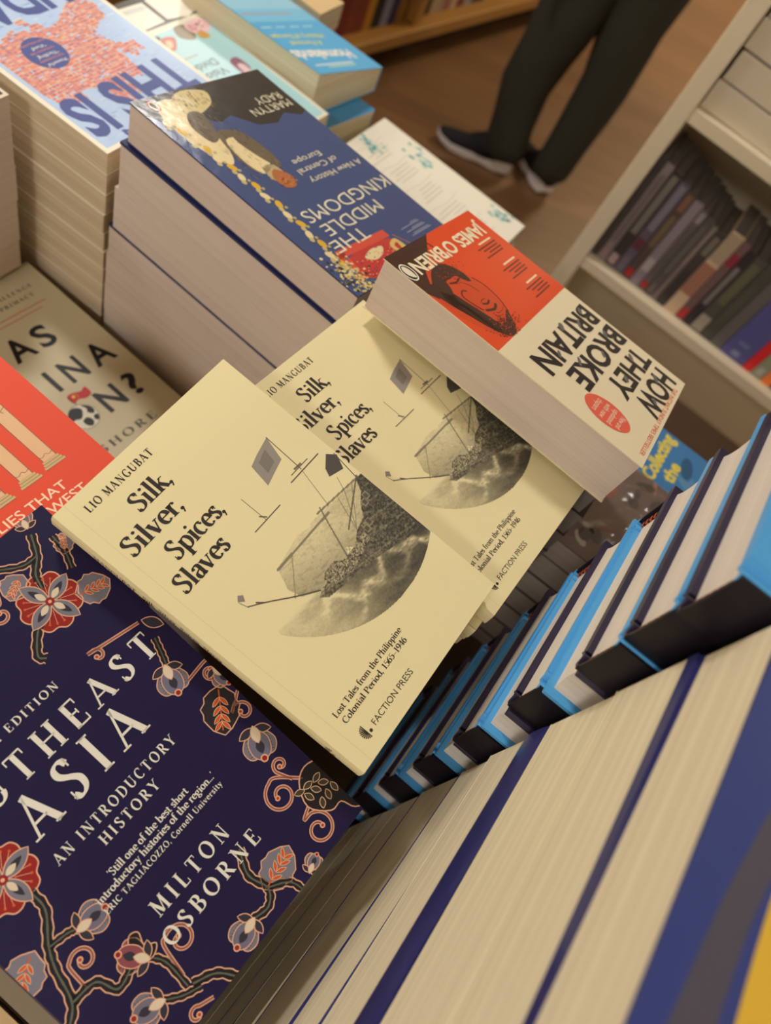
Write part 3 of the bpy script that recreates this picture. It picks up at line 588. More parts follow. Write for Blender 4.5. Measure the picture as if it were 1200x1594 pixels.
# ================================================================ GREY BOOK
def china_art(C):
    A = Art(C, True, .5, 0, (204, 192, 158)); bk = (26, 22, 22)
    A.text('THE CHINESE CHALLENGE', 18, 136, 206.5, 4.4, (86, 78, 66), 4, 'serif', track=.22); A.text('TO AMERICAN PRIMACY', 24, 130, 196.2, 4.4, (86, 78, 66), 4, 'serif', track=.22)
    A.rect(20, 186, 135, 187.4, (206, 130, 104), 3); A.rect(30, 180, 126, 181.4, (206, 140, 114), 3)
    for ch_, a, b, v in (('H', 26, 47, 139.8), ('A', 60.5, 86, 139.8), ('S', 92, 110.5, 139.8), ('C', 2, 24, 93), ('H', 33, 54, 93), ('I', 68.5, 73.5, 93), ('N', 85, 107, 93), ('A', 115.5, 141, 93)): A.text(ch_, a, b, v, 25, bk, 4, bold=.022)
    A.text('W', 8, 44, 46.8, 25, bk, 4, bold=.022); A.text('N', 88, 112, 46.8, 25, bk, 4, bold=.022); A.text('?', 121, 136, 46.8, 25, bk, 4, bold=.022)
    A.ell(66, 58.5, 14, 14, (226, 218, 196), 4)
    A.stroke([(66 + 14 * math.cos(t), 58.5 + 14 * math.sin(t)) for t in np.linspace(0, 6.28, 40)], .5, (90, 86, 80), 6)
    for P in ([(54, 66), (60, 71), (66, 71), (70, 66), (66, 60), (62, 58), (58, 60), (55, 60)], [(62, 55), (68, 56), (70, 50), (66, 46), (62, 49)], [(72, 70), (77, 66), (79, 60), (76, 56), (72, 60), (74, 64)], [(74, 54), (78, 53), (75, 48), (72, 50)]): A.blob(P, bk, 5)
    A.stroke([(70, 72), (69, 84)], .7, (60, 50, 46), 6, smooth=False); A.blob([(69, 84), (76, 85), (84, 82), (90, 84), (90, 75), (83, 73), (76, 76), (69.5, 75)], (196, 34, 26), 6); A.ell(74, 81, 1.6, 1.6, (238, 200, 60), 8, n=10)
    for a in (20, 50, 80, 110): A.ell(74 + 4 * math.cos(math.radians(a - 60)), 81 + 4 * math.sin(math.radians(a - 60)), .5, .5, (238, 200, 60), 8, n=6)
    A.text('KISHORE', 26, 119.5, 16.6, 8.2, (70, 62, 54), 4, 'serif', track=.28);
    return A
CH = up4([[-0.4842, 0.2694, -0.66], [-0.4746, 0.4221, -0.66], [-0.2411, 0.4074, -0.66], [-0.2507, 0.2547, -0.66]])
chm = mat((204, 192, 158), .5)
book('paperback', 'grey-beige paperback with bold black capitals, a globe and a red flag', 'book', CH, CH[0][2] - .026, 'near', chm, PG_DIM, china_art(CH), None, .0008, .0006)
zz = CH[0][2] - .0262; k = 1
while zz - TT > .004:
    th = min(.027, zz - TT)
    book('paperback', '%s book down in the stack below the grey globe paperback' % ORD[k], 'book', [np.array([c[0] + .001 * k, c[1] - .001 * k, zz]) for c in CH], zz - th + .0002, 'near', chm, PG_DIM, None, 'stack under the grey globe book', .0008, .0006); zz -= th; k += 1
# ================================================================ WHITE-EDGED STACK AT THE LEFT
zs = [-.4623, -.4953, -.5309, -.5688, -.6192, -.6548, -.695, -.74]; xr = [-.4685, -.4685, -.4675, -.469, -.4705, -.478, -.486, -.487]
for i in range(7):
    def wa(C):
        A = Art(C, True, .45, 0, (226, 214, 190)); A.rect(A.W - 12, 3, A.W - 3, 9, (70, 50, 44), 3); return A
    slab('paperback', '%s book of the pale stack at the left edge' % ORD[i] if i else 'topmost pale book of the stack at the left edge of the table', 'book', xr[i] - .2, .285, xr[i], .411, zs[i] + Z0, zs[i + 1] + Z0 + .0003, 0, 'near', mat((214, 200, 178), .5), PG_GREY, 'pale stack at the left edge', wa if i == 0 else None, over=.0002)
# ================================================================ ORANGE AND BLUE MAP BOOK
def map_art(C):
    A = Art(C, False, .4, .15, (246, 236, 214)); bl = (184, 208, 240); og = (238, 138, 92); nv = (78, 90, 152)
    A.rect(4.5, 4.5, A.W - 4.5, A.L - 4.5, bl, 2)
    for i in range(420):
        u, v = random.uniform(5, A.W - 12), random.uniform(6, A.L - 10); A.rect(u, v, u + random.uniform(3, 10), v + random.uniform(.3, .9), random.choice([(150, 182, 230), (206, 224, 246), (168, 196, 236), (226, 236, 248)]), 3)
    land = [(148, 84), (146, 160), (140, 178), (118, 180), (112, 168), (100, 172), (88, 200), (70, 196), (64, 176), (52, 180), (44, 172), (46, 150), (40, 138), (44, 120), (34, 110), (16, 104), (14, 84), (26, 74), (40, 78), (60, 92), (78, 96), (84, 84), (96, 92), (110, 84), (130, 92)]
    isl = [(22, 140), (40, 138), (44, 150), (34, 160), (28, 152), (20, 156)]
    isl2 = [(90, 90), (98, 80), (94, 74), (88, 80)]
    cols = [og, og, (242, 160, 112), (228, 116, 72), (247, 190, 150), (236, 150, 110), (222, 132, 106), (200, 110, 110)]
    for bu in range(8, 150, 13):
        for bv in range(72, 202, 11):
            hor = random.random() < .6; nu, nv_ = (3, 7) if hor else (9, 3)
            for a in range(nu):
                for b in range(nv_):
                    u, v = bu + 13 * a / nu, bv + 11 * b / nv_
                    if random.random() < .06: continue
                    if any(inpoly(np.array([u + 1.]), np.array([v + .6]), P_)[0] for P_ in (land, isl, isl2)): A.rect(u, v, min(u + 13 / nu * .93, A.W - 6), v + 11 / nv_ * .80, random.choice(cols), 4)
    A.ell(105, 119, 19.0, 20.5, nv, 8); 
    for i, (s_, c_) in enumerate((("'Powerful'", (246, 240, 226)), ('THE GUARDIAN', (240, 140, 100)), ("'Thrilling'", (246, 240, 226)), ('THE FINANCIAL TIMES', (240, 140, 100)), ("'Vivid'", (246, 240, 226)), ('TOM HOLLAND', (240, 140, 100)))):
        hw = 11 if i % 2 == 0 else 13; A.text(s_, 105 - hw * (.7 if i == 4 else 1), 105 + hw * (.7 if i == 4 else 1), 131 - 5.4 * i, 3.6 if i % 2 == 0 else 2.2, c_, 9)
    A.text('THIS IS', 12, 148, 172, 44, nv, 9, bold=.035); A.text('A VISION', 30, 124, 221, 9, nv, 9, bold=.02)
    A.text('JUDAH', 10, 148, 36, 40, nv, 9, bold=.035)
    return A
OR_ = up4([[-0.62, 0.4305, -0.47], [-0.6216, 0.5855, -0.47], [-0.3876, 0.588, -0.47], [-0.386, 0.433, -0.47]])
ob_ = mat((246, 236, 214), .4)
zz = Z0 - .47
for i in range(12):
    th = .0225 if i < 11 else zz - TT; dx = 0 if i == 0 else random.uniform(-.002, .0005); dy = 0 if i == 0 else random.uniform(-.0006, .0012)
    D = [np.array([c[0] + dx, c[1] + dy, zz]) for c in OR_]
    book('paperback', 'paperback with an orange and blue word map, topmost of the tall page-edged stack' if i == 0 else '%s book down in the tall stack under the orange word-map book' % ORD[i], 'book', D, zz - th + .0002, 'far', ob_, PG_WARM, map_art(OR_) if i == 0 else None, 'stack of the orange word-map book', .0005, .0003); zz -= th
# ================================================================ BLUE SHRINK-WRAPPED HISTORY AND ITS STACK
def mk_art(C):
    A = Art(C, False, .22, .8, (64, 82, 128), .12); nv2 = (54, 70, 112); cr = (232, 214, 164); fur = (108, 96, 78); gd = (222, 178, 58); gr = (52, 50, 48)
    A.poly([(-1, -1), (A.W + 1, -1), (A.W + 1, 16), (138, 34), (118, 30), (96, 44), (80, 40), (64, 58), (44, 62), (26, 54), (10, 62), (-1, 58)], gr, 2)
    A.blob([(78, 8), (100, 2), (118, 10), (120, 24), (108, 30), (92, 26), (82, 20)], (214, 196, 140), 3)
    for i in range(60): u, v = random.uniform(80, 118), random.uniform(4, 28); A.rect(u, v, u + .8, v + 3, random.choice([(120, 104, 60), (190, 160, 80), (90, 80, 56)]), 4)
    A.blob([(112, 12), (132, 8), (142, 30), (140, 62), (130, 86), (118, 74), (112, 44)], cr, 4); A.blob([(104, 30), (116, 26), (126, 40), (124, 60), (112, 56)], fur, 5)
    A.blob([(96, 56), (110, 52), (118, 76), (116, 100), (104, 96), (98, 78)], fur, 5); A.blob([(92, 66), (110, 62), (116, 84), (112, 104), (98, 100), (92, 84)], cr, 6)
    A.blob([(88, 60), (98, 54), (102, 70), (96, 96), (88, 104), (84, 84)], fur, 7); A.blob([(94, 100), (106, 98), (110, 110), (104, 120), (94, 116)], (190, 170, 130), 6); A.blob([(92, 110), (100, 104), (108, 112), (106, 124), (96, 126), (90, 118)], (176, 110, 66), 8)
    for i in range(50): u, v = random.gauss(99, 4.5), random.gauss(117, 4); A.ell(u, v, .9, .9, random.choice([(206, 130, 80), (120, 70, 44), (190, 110, 70)]), 9, n=6)
    for i in range(120): u, v = random.uniform(86, 124), random.uniform(28, 104); A.stroke([(u, v), (u + random.uniform(-1, 1), v + random.uniform(2, 5))], .3, random.choice([(60, 52, 42), (160, 146, 116), (86, 76, 62)]), 9, smooth=False)
    for i in range(16):
        t = i / 15; u, v = 140 - 18 * math.sin(t * 2.6) * .6 + (0 if i % 2 else 3), 30 + 175 * t
        if u < A.W - 3: A.ell(u, v, 3.0, 4.6, gd if i % 2 else cr, 7, .4 * (i % 3 - 1)); A.ell(u + 2.5, v + 5, 2.2, 2.6, (200, 186, 130), 8, n=8); A.ell(u - 3, v + 5, 1.6, 1.6, (190, 176, 120), 8, n=7)
    for i in range(240):
        u, v = random.gauss(137, 6), random.gauss(216, 11); A.ell(u, v, random.uniform(.8, 1.8), random.uniform(.8, 1.8), random.choice([cr, (196, 184, 130), (60, 56, 44), (228, 206, 120), (86, 100, 130)]), 6 + i % 4, n=6)
    A.poly([(66, 196), (130, 193), (132, 201), (66, 204)], (216, 84, 68), 5); A.poly([(122, 196), (132, 196), (138, 224), (128, 226)], (216, 84, 68), 5); A.blob([(70, 205), (122, 203), (126, 226), (96, 232), (66, 226)], (196, 64, 60), 4)
    A.blob([(84, 208), (98, 206), (110, 210), (102, 216), (90, 214)], cr, 6); A.blob([(64, 208), (76, 212), (72, 226), (62, 222)], (220, 190, 110), 6); A.blob([(66, 212), (72, 214), (69, 222)], (190, 60, 54), 7)
    for i in range(70): u, v = random.uniform(76, 122), random.uniform(206, 228); A.ell(u, v, .9, .6, random.choice([(230, 160, 120), (150, 40, 40), (90, 60, 110)]), 8, n=6)
    A.stroke([(62, 204), (54, 222), (58, 234)], .8, (206, 120, 90), 6)
    c = (236, 230, 200)
    A.text('THE', 82, 127, 184, 12.5, c, 10, bold=-.004); A.text('MIDDLE', 40, 118, 167.5, 12.5, c, 10, bold=-.004); A.text('KINGDOMS', 4, 122, 149.5, 13.0, c, 10, bold=-.004)
    A.text('A New History', 7, 78, 125, 6.0, c, 10); A.text('of Central', 28, 80, 113, 6.0, c, 10); A.text('Europe', 38, 75, 102.5, 6.0, c, 10)
    A.text('MARTYN', 7, 58, 41.0, 8.6, c, 10, bold=-.004); A.text('RADY', 9, 42, 30.4, 8.6, c, 10, bold=-.004)
    for i, s_ in enumerate(('A sweeping story of', 'the heart of an', 'old continent')): A.rect(14 + 3 * i, 214 - 5 * i, 44 + 2 * i, 214.9 - 5 * i, (150, 160, 186), 10); A.rect(16 + 3 * i, 212.4 - 5 * i, 40 - 4 * i, 213.2 - 5 * i, (150, 160, 186), 10)
    A.ell(137, 10.5, 4.6, 6.4, (196, 84, 54), 9); A.ell(137, 10.5, 3.6, 5.2, (238, 226, 196), 10); A.blob([(135.5, 15), (139, 12), (139.2, 8), (137, 6), (135, 9)], (40, 36, 36), 11)
    return A
MK = up4([[-0.3666, 0.4326, -0.4089], [-0.3564, 0.5836, -0.4264], [-0.1229, 0.5679, -0.4258], [-0.1331, 0.4169, -0.4083]])
nvm = mat((44, 50, 96), .3, .5)
book('paperback', 'thick shrink-wrapped blue paperback with cream lettering and a robed figure', 'book', MK, Z0 - .4448, 'far', nvm, PG_GREY, mk_art(MK), 'stack of the blue history', .0012, .0006)
zs = [-.4462, -.4934, -.5384, -.5744, -.6146, -.6534, -.697, -.74]; xl = [-.3715, -.3746, -.3795, -.3805, -.381, -.38, -.382]
for i in range(7):
    nav = i in (0, 2)
    slab('paperback', '%s thick book down in the stack under the shrink-wrapped blue history' % ORD[i + 1], 'book', xl[i], .4305, xl[i] + .232, .578, zs[i] + Z0, zs[i + 1] + Z0 + .0003, -3.4, 'far', nvm if nav else mat((214, 198, 184), .6), PG_GREY, 'stack of the blue history', ct=.0026 if nav else .0004, over=.0005 if nav else .00002, cb=.0004, cov2=mat((214, 198, 184), .6))
# ================================================================ RED AND CREAM BOOK
def ob_art(C):
    A = Art(C, False, .3, .35, (240, 226, 190)); rd = (232, 78, 36); dk = (66, 40, 34); bk = (44, 42, 44)
    s_ = 1.09; L = A.L; W = A.W; sp = 97.0 * 1.0
    A.rect(0, 0, W, sp, rd, 2)
    A.blob([(136, 30), (135, 60), (128, 80), (118, 94), (104, 95), (92, 86), (84, 70), (82, 52), (86, 36), (96, 24), (116, 18)], (214, 76, 40), 3)
    A.poly([(W + 1, -2), (W + 1, 36), (134, 46), (128, 34), (118, 24), (106, 20), (94, 12), (72, -2)], dk, 4)
    A.blob([(134, 36), (131, 54), (127, 66), (122, 82), (114, 95), (103, 96), (93, 88), (88, 80), (94, 82), (102, 86), (108, 84), (114, 76), (117, 64), (120, 54), (118, 44), (124, 34)], dk, 5)
    A.blob([(128, 38), (120, 30), (108, 24), (98, 24), (90, 30), (86, 40), (88, 48), (93, 44), (96, 38.5), (104, 38), (111, 38), (114, 44), (120, 48)], dk, 6)
    A.blob([(118, 90), (125, 72), (130, 54), (126, 40), (118, 46), (115, 58), (112, 70), (110, 84)], dk, 5)
    A.stroke([(91, 71.5), (98, 74), (107, 71)], 2.2, dk, 7); A.stroke([(93, 66.5), (98, 68), (103, 66)], 1.6, dk, 7); A.stroke([(95, 64), (99, 63.4), (103, 64.5)], .6, (120, 46, 34), 7)
    A.stroke([(109, 70), (112, 60), (112, 53), (107, 50), (103, 52)], 1.3, (110, 42, 32), 7); A.stroke([(96, 41), (102, 42.5), (110, 40.5)], 1.5, (96, 30, 26), 8)
    A.stroke([(92, 58), (94, 50), (97, 46)], .8, (150, 54, 36), 6); A.stroke([(83, 46), (80, 56), (82, 70), (88, 82)], 1.0, dk, 5); A.stroke([(86, 76), (92, 78), (99, 78)], .6, (160, 58, 36), 6)
    for i in range(260): u, v = random.gauss(104, 9), random.gauss(87, 4.5); A.ell(u, v, .7, .5, random.choice([dk, dk, (214, 76, 40), (120, 46, 34)]), 7, n=5)
    for i in range(120): u, v = random.gauss(100, 10), random.gauss(32, 6); A.ell(u, v, .6, .5, random.choice([dk, (150, 56, 38)]), 7, n=5)
    for i in range(16): u = random.uniform(72, 132); A.stroke([(u, -1), (u - 5, 8), (u - 6, 20)], .6, dk, 5)
    A.text("JAMES O'BRIEN", 8, 125, 12.5, 11.5, (250, 234, 196), 8, bold=.03)
    A.ell(133, 18, 6.0, 8.2, (244, 236, 214), 8); A.ell(133, 18, 5.0, 7.0, bk, 9); A.blob([(131, 24), (136, 20), (136, 14), (132.5, 12), (130, 17)], (240, 230, 205), 10)
    for i in range(3):
        v = (28, 52, 74)[i]; A.rect(14, v, 36, v + 1.6, (250, 224, 180), 7)
        for j in range(4): A.rect(12 + 2 * (j % 2), v + 4 + 3 * j, 44 - 5 * (j % 3), v + 5.2 + 3 * j, (120, 40, 28), 7)
    A.text('HOW', 9, 76, 190, 19, bk, 7, bold=.03); A.text('THEY', 6, 82, 166.5, 18, bk, 7, bold=.03); A.text('BROKE', 4, 106, 140.5, 19, bk, 7, bold=.03); A.text('BRITAIN', 6, 120, 115, 19, bk, 7, bold=.03)
    for i in range(60):
        A.rect(random.uniform(4, 118), random.uniform(115, 208), 0, 0, bk, 8) if False else None
    for u, v, a, b in ((16, 118, 8, 4), (34, 124, 10, 3), (56, 116, 9, 5), (90, 128, 8, 3), (20, 144, 9, 4), (48, 152, 8, 3), (80, 142, 10, 3), (24, 170, 9, 4), (56, 176, 8, 4), (26, 194, 10, 4), (56, 202, 8, 3)): A.ell(u, v, a / 2, b / 2, (112, 110, 108), 8, .6)
    A.ell(112, 178, 13.5, 19, (236, 104, 84), 7, 0); 
    for i, t_ in enumerate(('New and', 'updated', 'with new', 'chapters')): A.text(t_, 112 - (8, 10, 10, 8)[i], 112 + (8, 10, 10, 8)[i], 187 - 6.6 * i, 4.6, (250, 226, 196), 9)
    A.text('THE INSTANT SUNDAY TIMES BESTSELLER', 18, 127, 209.5, 3.6, (232, 110, 70), 7)
    return A
OB = up4([[-0.1199, 0.3923, -0.3426], [-0.1145, 0.5281, -0.3711], [0.1011, 0.5197, -0.3703], [0.0957, 0.3839, -0.3418]])
obm = mat((238, 224, 190), .35, .3)
book('paperback', 'red and cream paperback with bold black title and a face, beside the second ship paperback', 'book', OB, Z0 - .389, 'far', obm, PG_GREY, ob_art(OB), 'stack of the red and cream book', .0009, .0012)
zs = [-.3893, -.4371, -.4681, -.4956, -.5382, -.5861, -.63, -.685, -.74]; xr = [.097, .1015, .103, .1035, .1045, .1045, .104, .104]
for i in range(8):
    slab('paperback', '%s book down in the stack under the red and cream paperback' % ORD[i + 1], 'book', xr[i] - .205, .408, xr[i], .53, zs[i] + Z0, zs[i + 1] + Z0 + .0003, -1.2, 'far', mat((60, 48, 46), .5), PG_GAP_SHADE, 'stack of the red and cream book', ct=.0014 if i % 2 else .0006, over=.0004, piv=(xr[i], .408))
# ================================================================ TEAL-AND-WHITE COVER BEHIND THE MAP BOOK
def teal_art(C):
    A = Art(C, False, .35, .2, (232, 226, 204)); 
    A.rect(4, 58, A.W - 3, A.L - 4, (172, 214, 218), 2); A.rect(0, -1, A.W, 14, (72, 62, 40), 2); A.rect(0, 14, A.W, 50, (78, 64, 46), 2)
    A.poly([(54, 10), (96, 8), (96, 48), (54, 46)], (236, 232, 214), 3); A.poly([(2, 4), (48, 8), (48, 44), (20, 50), (2, 46)], (240, 234, 216), 3); A.poly([(58, 14), (92, 13), (92, 20), (58, 21)], (206, 206, 200), 4)
    A.blob([(82, 62), (98, 60), (112, 64), (100, 68), (86, 68)], (70, 66, 60), 3); A.blob([(66, 70), (82, 66), (92, 80), (84, 88), (74, 82)], (190, 96, 62), 3); A.blob([(74, 74), (82, 72), (86, 82), (80, 82)], (236, 190, 150), 4)
    A.blob([(36, 60), (54, 58), (60, 74), (46, 84), (36, 74)], (130, 110, 66), 3); A.blob([(8, 58), (36, 58), (40, 72), (26, 82), (8, 74)], (230, 196, 196), 4); A.blob([(24, 78), (34, 76), (36, 86), (24, 88)], (206, 160, 80), 5)
    for i in range(20): A.ell(random.uniform(10, 38), random.uniform(60, 76), 1.5, 1.5, (200, 120, 130), 5, n=6)
    A.blob([(24, 128), (38, 130), (40, 150), (30, 154), (22, 146)], (150, 100, 120), 3); A.blob([(26, 140), (34, 138), (36, 152), (27, 154)], (236, 204, 206), 4)
    A.text('Vision', 52, 92, 132, 11, (70, 96, 102), 5, bold=.01); A.text('Divided', 52, 96, 116, 11, (70, 96, 102), 5, bold=.01); A.rect(64, 103, 92, 105, (170, 160, 150), 4)
    return A
TE = up4([[-0.6266, 0.6081, -0.56], [-0.6219, 0.788, -0.56], [-0.372, 0.7815, -0.56], [-0.3767, 0.6016, -0.56]])
TE = [c.copy() for c in TE]
def pile(C, zs, spine, cov, pages, art, labels, group, ct=.0008, over=.0006):
    for i in range(len(zs) - 1):
        D = [np.array(c, float) for c in C]
        if i:
            dx, dy = random.uniform(-.003, .001), random.uniform(-.001, .002); D = [np.array([c[0] + dx, c[1] + dy, zs[i]]) for c in C]
        book('paperback', labels[0] if i == 0 else '%s book down under the %s' % (ORD[i], labels[1]), 'book', D, zs[i + 1] + .0003, spine, cov, pages, art if i == 0 else None, group, ct, over)
def steps(z, th):
    out = [z]
    while out[-1] - TT > th * 1.6: out.append(out[-1] - th)
    out.append(TT); return out
pile(TE, steps(Z0 - .56, .028), 'far', mat((232, 226, 204), .4), PG_WARM, teal_art(TE), ('pale teal paperback with small photographs, between the map book and the bright blue book', 'pale teal photo-cover paperback'), 'stack of the pale teal book')
# ================================================================ BRIGHT BLUE BOOK BEHIND
def home_art(C):
    A = Art(C, False, .3, .3, (84, 176, 226)); 
    A.rect(0, 0, A.W, 70, (150, 206, 232), 2); A.rect(0, 70, A.W, 96, (120, 196, 232), 2); A.rect(0, 0, A.W, 40, (196, 224, 234), 3)
    A.text('Homelands', 24, 132, 158, 17, (246, 242, 230), 5, bold=.03, skew=-.05); A.text('A Personal', 52, 110, 137, 8, (226, 224, 120), 5, bold=.015, skew=-.03); A.text('History of Europe', 32, 128, 124, 8, (226, 224, 120), 5, bold=.015, skew=-.03)
    for i in range(4): A.rect(28 + 26 * i, 106, 46 + 26 * i, 108, (190, 228, 236), 4)
    A.rect(36, 78, 126, 81, (176, 160, 170), 4); A.rect(44, 186, 100, 188, (200, 226, 190), 4); A.rect(44, 181, 120, 183.5, (226, 236, 232), 4)
    return A
HO = [np.array([x, y, z + Z0]) for x, y, z in ((-.598, .781, -.53), (-.582, .910, -.555), (-.384, .918, -.555), (-.4, .789, -.53))]
book('paperback', 'bright blue paperback with white title, topmost of the far stack by the wooden floor', 'book', HO, Z0 - .588, 'far', mat((84, 176, 226), .3, .3), PG_CREAM, home_art(HO), 'stack of the bright blue book', .0008, .001)
B2 = [np.array([c[0] + .022, c[1] - .004 if i in (0, 3) else c[1] - .03, Z0 - .589]) for i, c in enumerate(HO)]
zz = steps(Z0 - .589, .045)
pile(B2, zz, 'far', mat((70, 150, 206), .3, .2), PG_CREAM, Art(B2, False, .3, .2, (70, 150, 206)), ('blue paperback sticking out under the bright blue title book', 'two bright blue paperbacks at the far edge'), 'stack of the bright blue book')
def tan_art(C):
    A = Art(C, True, .5, 0, (206, 178, 130)); A.rect(10, 30, 100, 40, (150, 110, 70), 3); return A
TB = [np.array([x, y, Z0 - .56]) for x, y in ((-.62, .935), (-.62, 1.0), (-.497, 1.0), (-.497, .935))]
TB = [np.array([x, y, Z0 - .56]) for x, y in ((-.60, .936), (-.60, .992), (-.497, .992), (-.497, .936))]
pile(TB, steps(Z0 - .56, .034), 'far', mat((206, 178, 130), .5), PG_WARM, tan_art(TB), ('small tan book behind the bright blue title book at the table edge', 'small tan book at the table edge'), 'stack of the small tan book')
# ================================================================ WHITE LIST COVER
def list_art(C):
    A = Art(C, False, .35, .3, (236, 230, 212))
    for i in range(5):
        v0 = 26 + 40 * i
        for j in range(4): u0 = 40 + random.uniform(0, 10); A.rect(u0, v0 + 6 * j, u0 + random.uniform(28, 54), v0 + 6 * j + 1.4, (200, 194, 178), 3)
        A.stroke([(34, v0 - 8), (60, v0 - 5), (90, v0 - 9), (120, v0 - 6)], .8, (206, 204, 190), 3)
    for u0, v0 in ((20, 72), (14, 196), (60, 16)):
        for i in range(26): u, v = random.gauss(u0, 6), random.gauss(v0, 10); A.blob([(u, v), (u + 3, v + 1), (u + 2, v + 6), (u - 1, v + 4)], random.choice([(130, 196, 190), (90, 170, 168), (180, 214, 206)]), 3 + i % 3)
    return A
LI = up4([[-0.3605, 0.7328, -0.6], [-0.359, 0.9028, -0.6], [-0.119, 0.9007, -0.6], [-0.1205, 0.7307, -0.6]])
LI = [np.array([max(c[0], -.352), c[1], c[2]]) for c in LI]
pile(LI, steps(Z0 - .6, .03), 'far', mat((236, 230, 212), .35, .2), PG_CREAM, list_art(LI), ('white glossy paperback with faint grey lines and teal splashes behind the blue history', 'white glossy paperback with teal splashes'), 'stack of the white teal-splashed book')
# ================================================================ SHRINK-WRAPPED BOOK AND BLUE COMIC ON THE RIGHT
def wrap_art(C):
    A = Art(C, True, .4, 0, (118, 100, 94))
    for i in range(70): A.ell(random.uniform(0, A.W), random.uniform(0, A.L), random.uniform(3, 14), random.uniform(2, 7), random.choice([(150, 90, 76), (190, 172, 164), (84, 76, 74), (140, 130, 126), (186, 124, 104), (120, 84, 78), (160, 150, 146)]), 2 + i % 6, random.uniform(0, 3))
    return A
WR = [np.array([x, y, Z0 - .52]) for x, y in ((.1085, .446), (.1085, .578), (.30, .578), (.30, .446))]
book('paperback', 'shrink-wrapped reddish-brown book between the red-and-cream book and the blue hardcovers', 'book', WR, Z0 - .55, 'head', mat((92, 70, 62), .4), PG_DIM, wrap_art(WR), 'stack of the shrink-wrapped book')
film = bpy.data.materials.new('clear_film'); film.use_nodes = True
N_ = film.node_tree.nodes; L_ = film.node_tree.links; N_.remove(N_['Principled BSDF'])
tr = N_.new('ShaderNodeBsdfTransparent'); gl = N_.new('ShaderNodeBsdfGlossy'); gl.inputs['Roughness'].default_value = .16; gl.inputs['Color'].default_value = (.95, .97, .96, 1)
lw = N_.new('ShaderNodeLayerWeight'); lw.inputs['Blend'].default_value = .5; pw_ = N_.new('ShaderNodeMath'); pw_.operation = 'POWER'; pw_.inputs[1].default_value = 2.0
fr = N_.new('ShaderNodeMath'); fr.operation = 'MULTIPLY_ADD'; fr.inputs[1].default_value = .55; fr.inputs[2].default_value = .07; L_.new(lw.outputs['Facing'], pw_.inputs[0]); L_.new(pw_.outputs[0], fr.inputs[0]); mx = N_.new('ShaderNodeMixShader'); L_.new(fr.outputs[0], mx.inputs[0]); L_.new(tr.outputs[0], mx.inputs[1]); L_.new(gl.outputs[0], mx.inputs[2]); L_.new(mx.outputs[0], N_['Material Output'].inputs['Surface'])
wr = [o for o in COL.objects if o.get('label', '').startswith('shrink-wrapped reddish')][0]
mb = MB(); n = 46; g = []
for i in range(n + 1):
    for j in range(n + 1):
        x = -.0965 + .193 * i / n; y = -.0665 + .133 * j / n
        e = min(i, j, n - i, n - j) / n; z = .0315 + .0060 * (abs(math.sin(22 * x + 46 * y + 2 * math.sin(60 * x))) ** .7 * abs(math.cos(58 * x - 30 * y + math.sin(70 * y))) + .16 * random.random() + .25 * abs(math.sin(140 * x + 60 * y) * math.sin(110 * y - 70 * x))) * min(1, e * 9)
        g.append((x, y, z))
mb.faces(g, [(i * (n + 1) + j, (i + 1) * (n + 1) + j, (i + 1) * (n + 1) + j + 1, i * (n + 1) + j + 1) for i in range(n) for j in range(n)], film, True)
fo = mb.build('shrink_wrap', wr); fo['label'] = 'crinkled clear plastic film'
zz = steps(Z0 - .5503, .033)
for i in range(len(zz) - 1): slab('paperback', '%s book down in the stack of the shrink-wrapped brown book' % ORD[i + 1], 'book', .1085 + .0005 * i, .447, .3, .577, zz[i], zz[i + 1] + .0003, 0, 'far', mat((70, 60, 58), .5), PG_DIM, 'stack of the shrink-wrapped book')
def comic_art(C):
    A = Art(C, True, .3, .3, (72, 132, 186))
    for i in range(30): A.ell(random.uniform(60, A.W), random.uniform(0, 180), random.uniform(6, 18), random.uniform(3, 8), random.choice([(56, 100, 140), (100, 150, 190), (60, 84, 110)]), 2 + i % 4, random.uniform(0, 3))
    A.text('Collecting', 80, 158, 214, 15, (240, 220, 92), 8, bold=.04); A.text('the', 96, 130, 194, 14, (240, 220, 92), 8, bold=.04)
    return A
CO = [np.array([x, y, Z0 - .56]) for x, y in ((.149, .60), (.149, .70), (.389, .70), (.389, .60))]
def comic2(C):
    A = Art(C, True, .3, .3, (72, 132, 186))
    for i in range(24): A.ell(random.uniform(10, A.W), random.uniform(60, 190), random.uniform(6, 16), random.uniform(3, 8), random.choice([(56, 100, 140), (100, 150, 190), (60, 84, 110)]), 2 + i % 4, random.uniform(0, 3))
    A.text('Collecting', 22, 96, 216, 15, (240, 220, 92), 8, bold=.04); A.text('the', 36, 66, 196, 14, (240, 220, 92), 8, bold=.04)
    return A
pile(CO, steps(Z0 - .56, .03), 'near', mat((72, 132, 186), .3, .3), PG_DIM, comic2(CO), ('blue paperback with yellow lettering at the right behind the shrink-wrapped book', 'blue paperback with yellow lettering'), 'stack of the blue and yellow book')
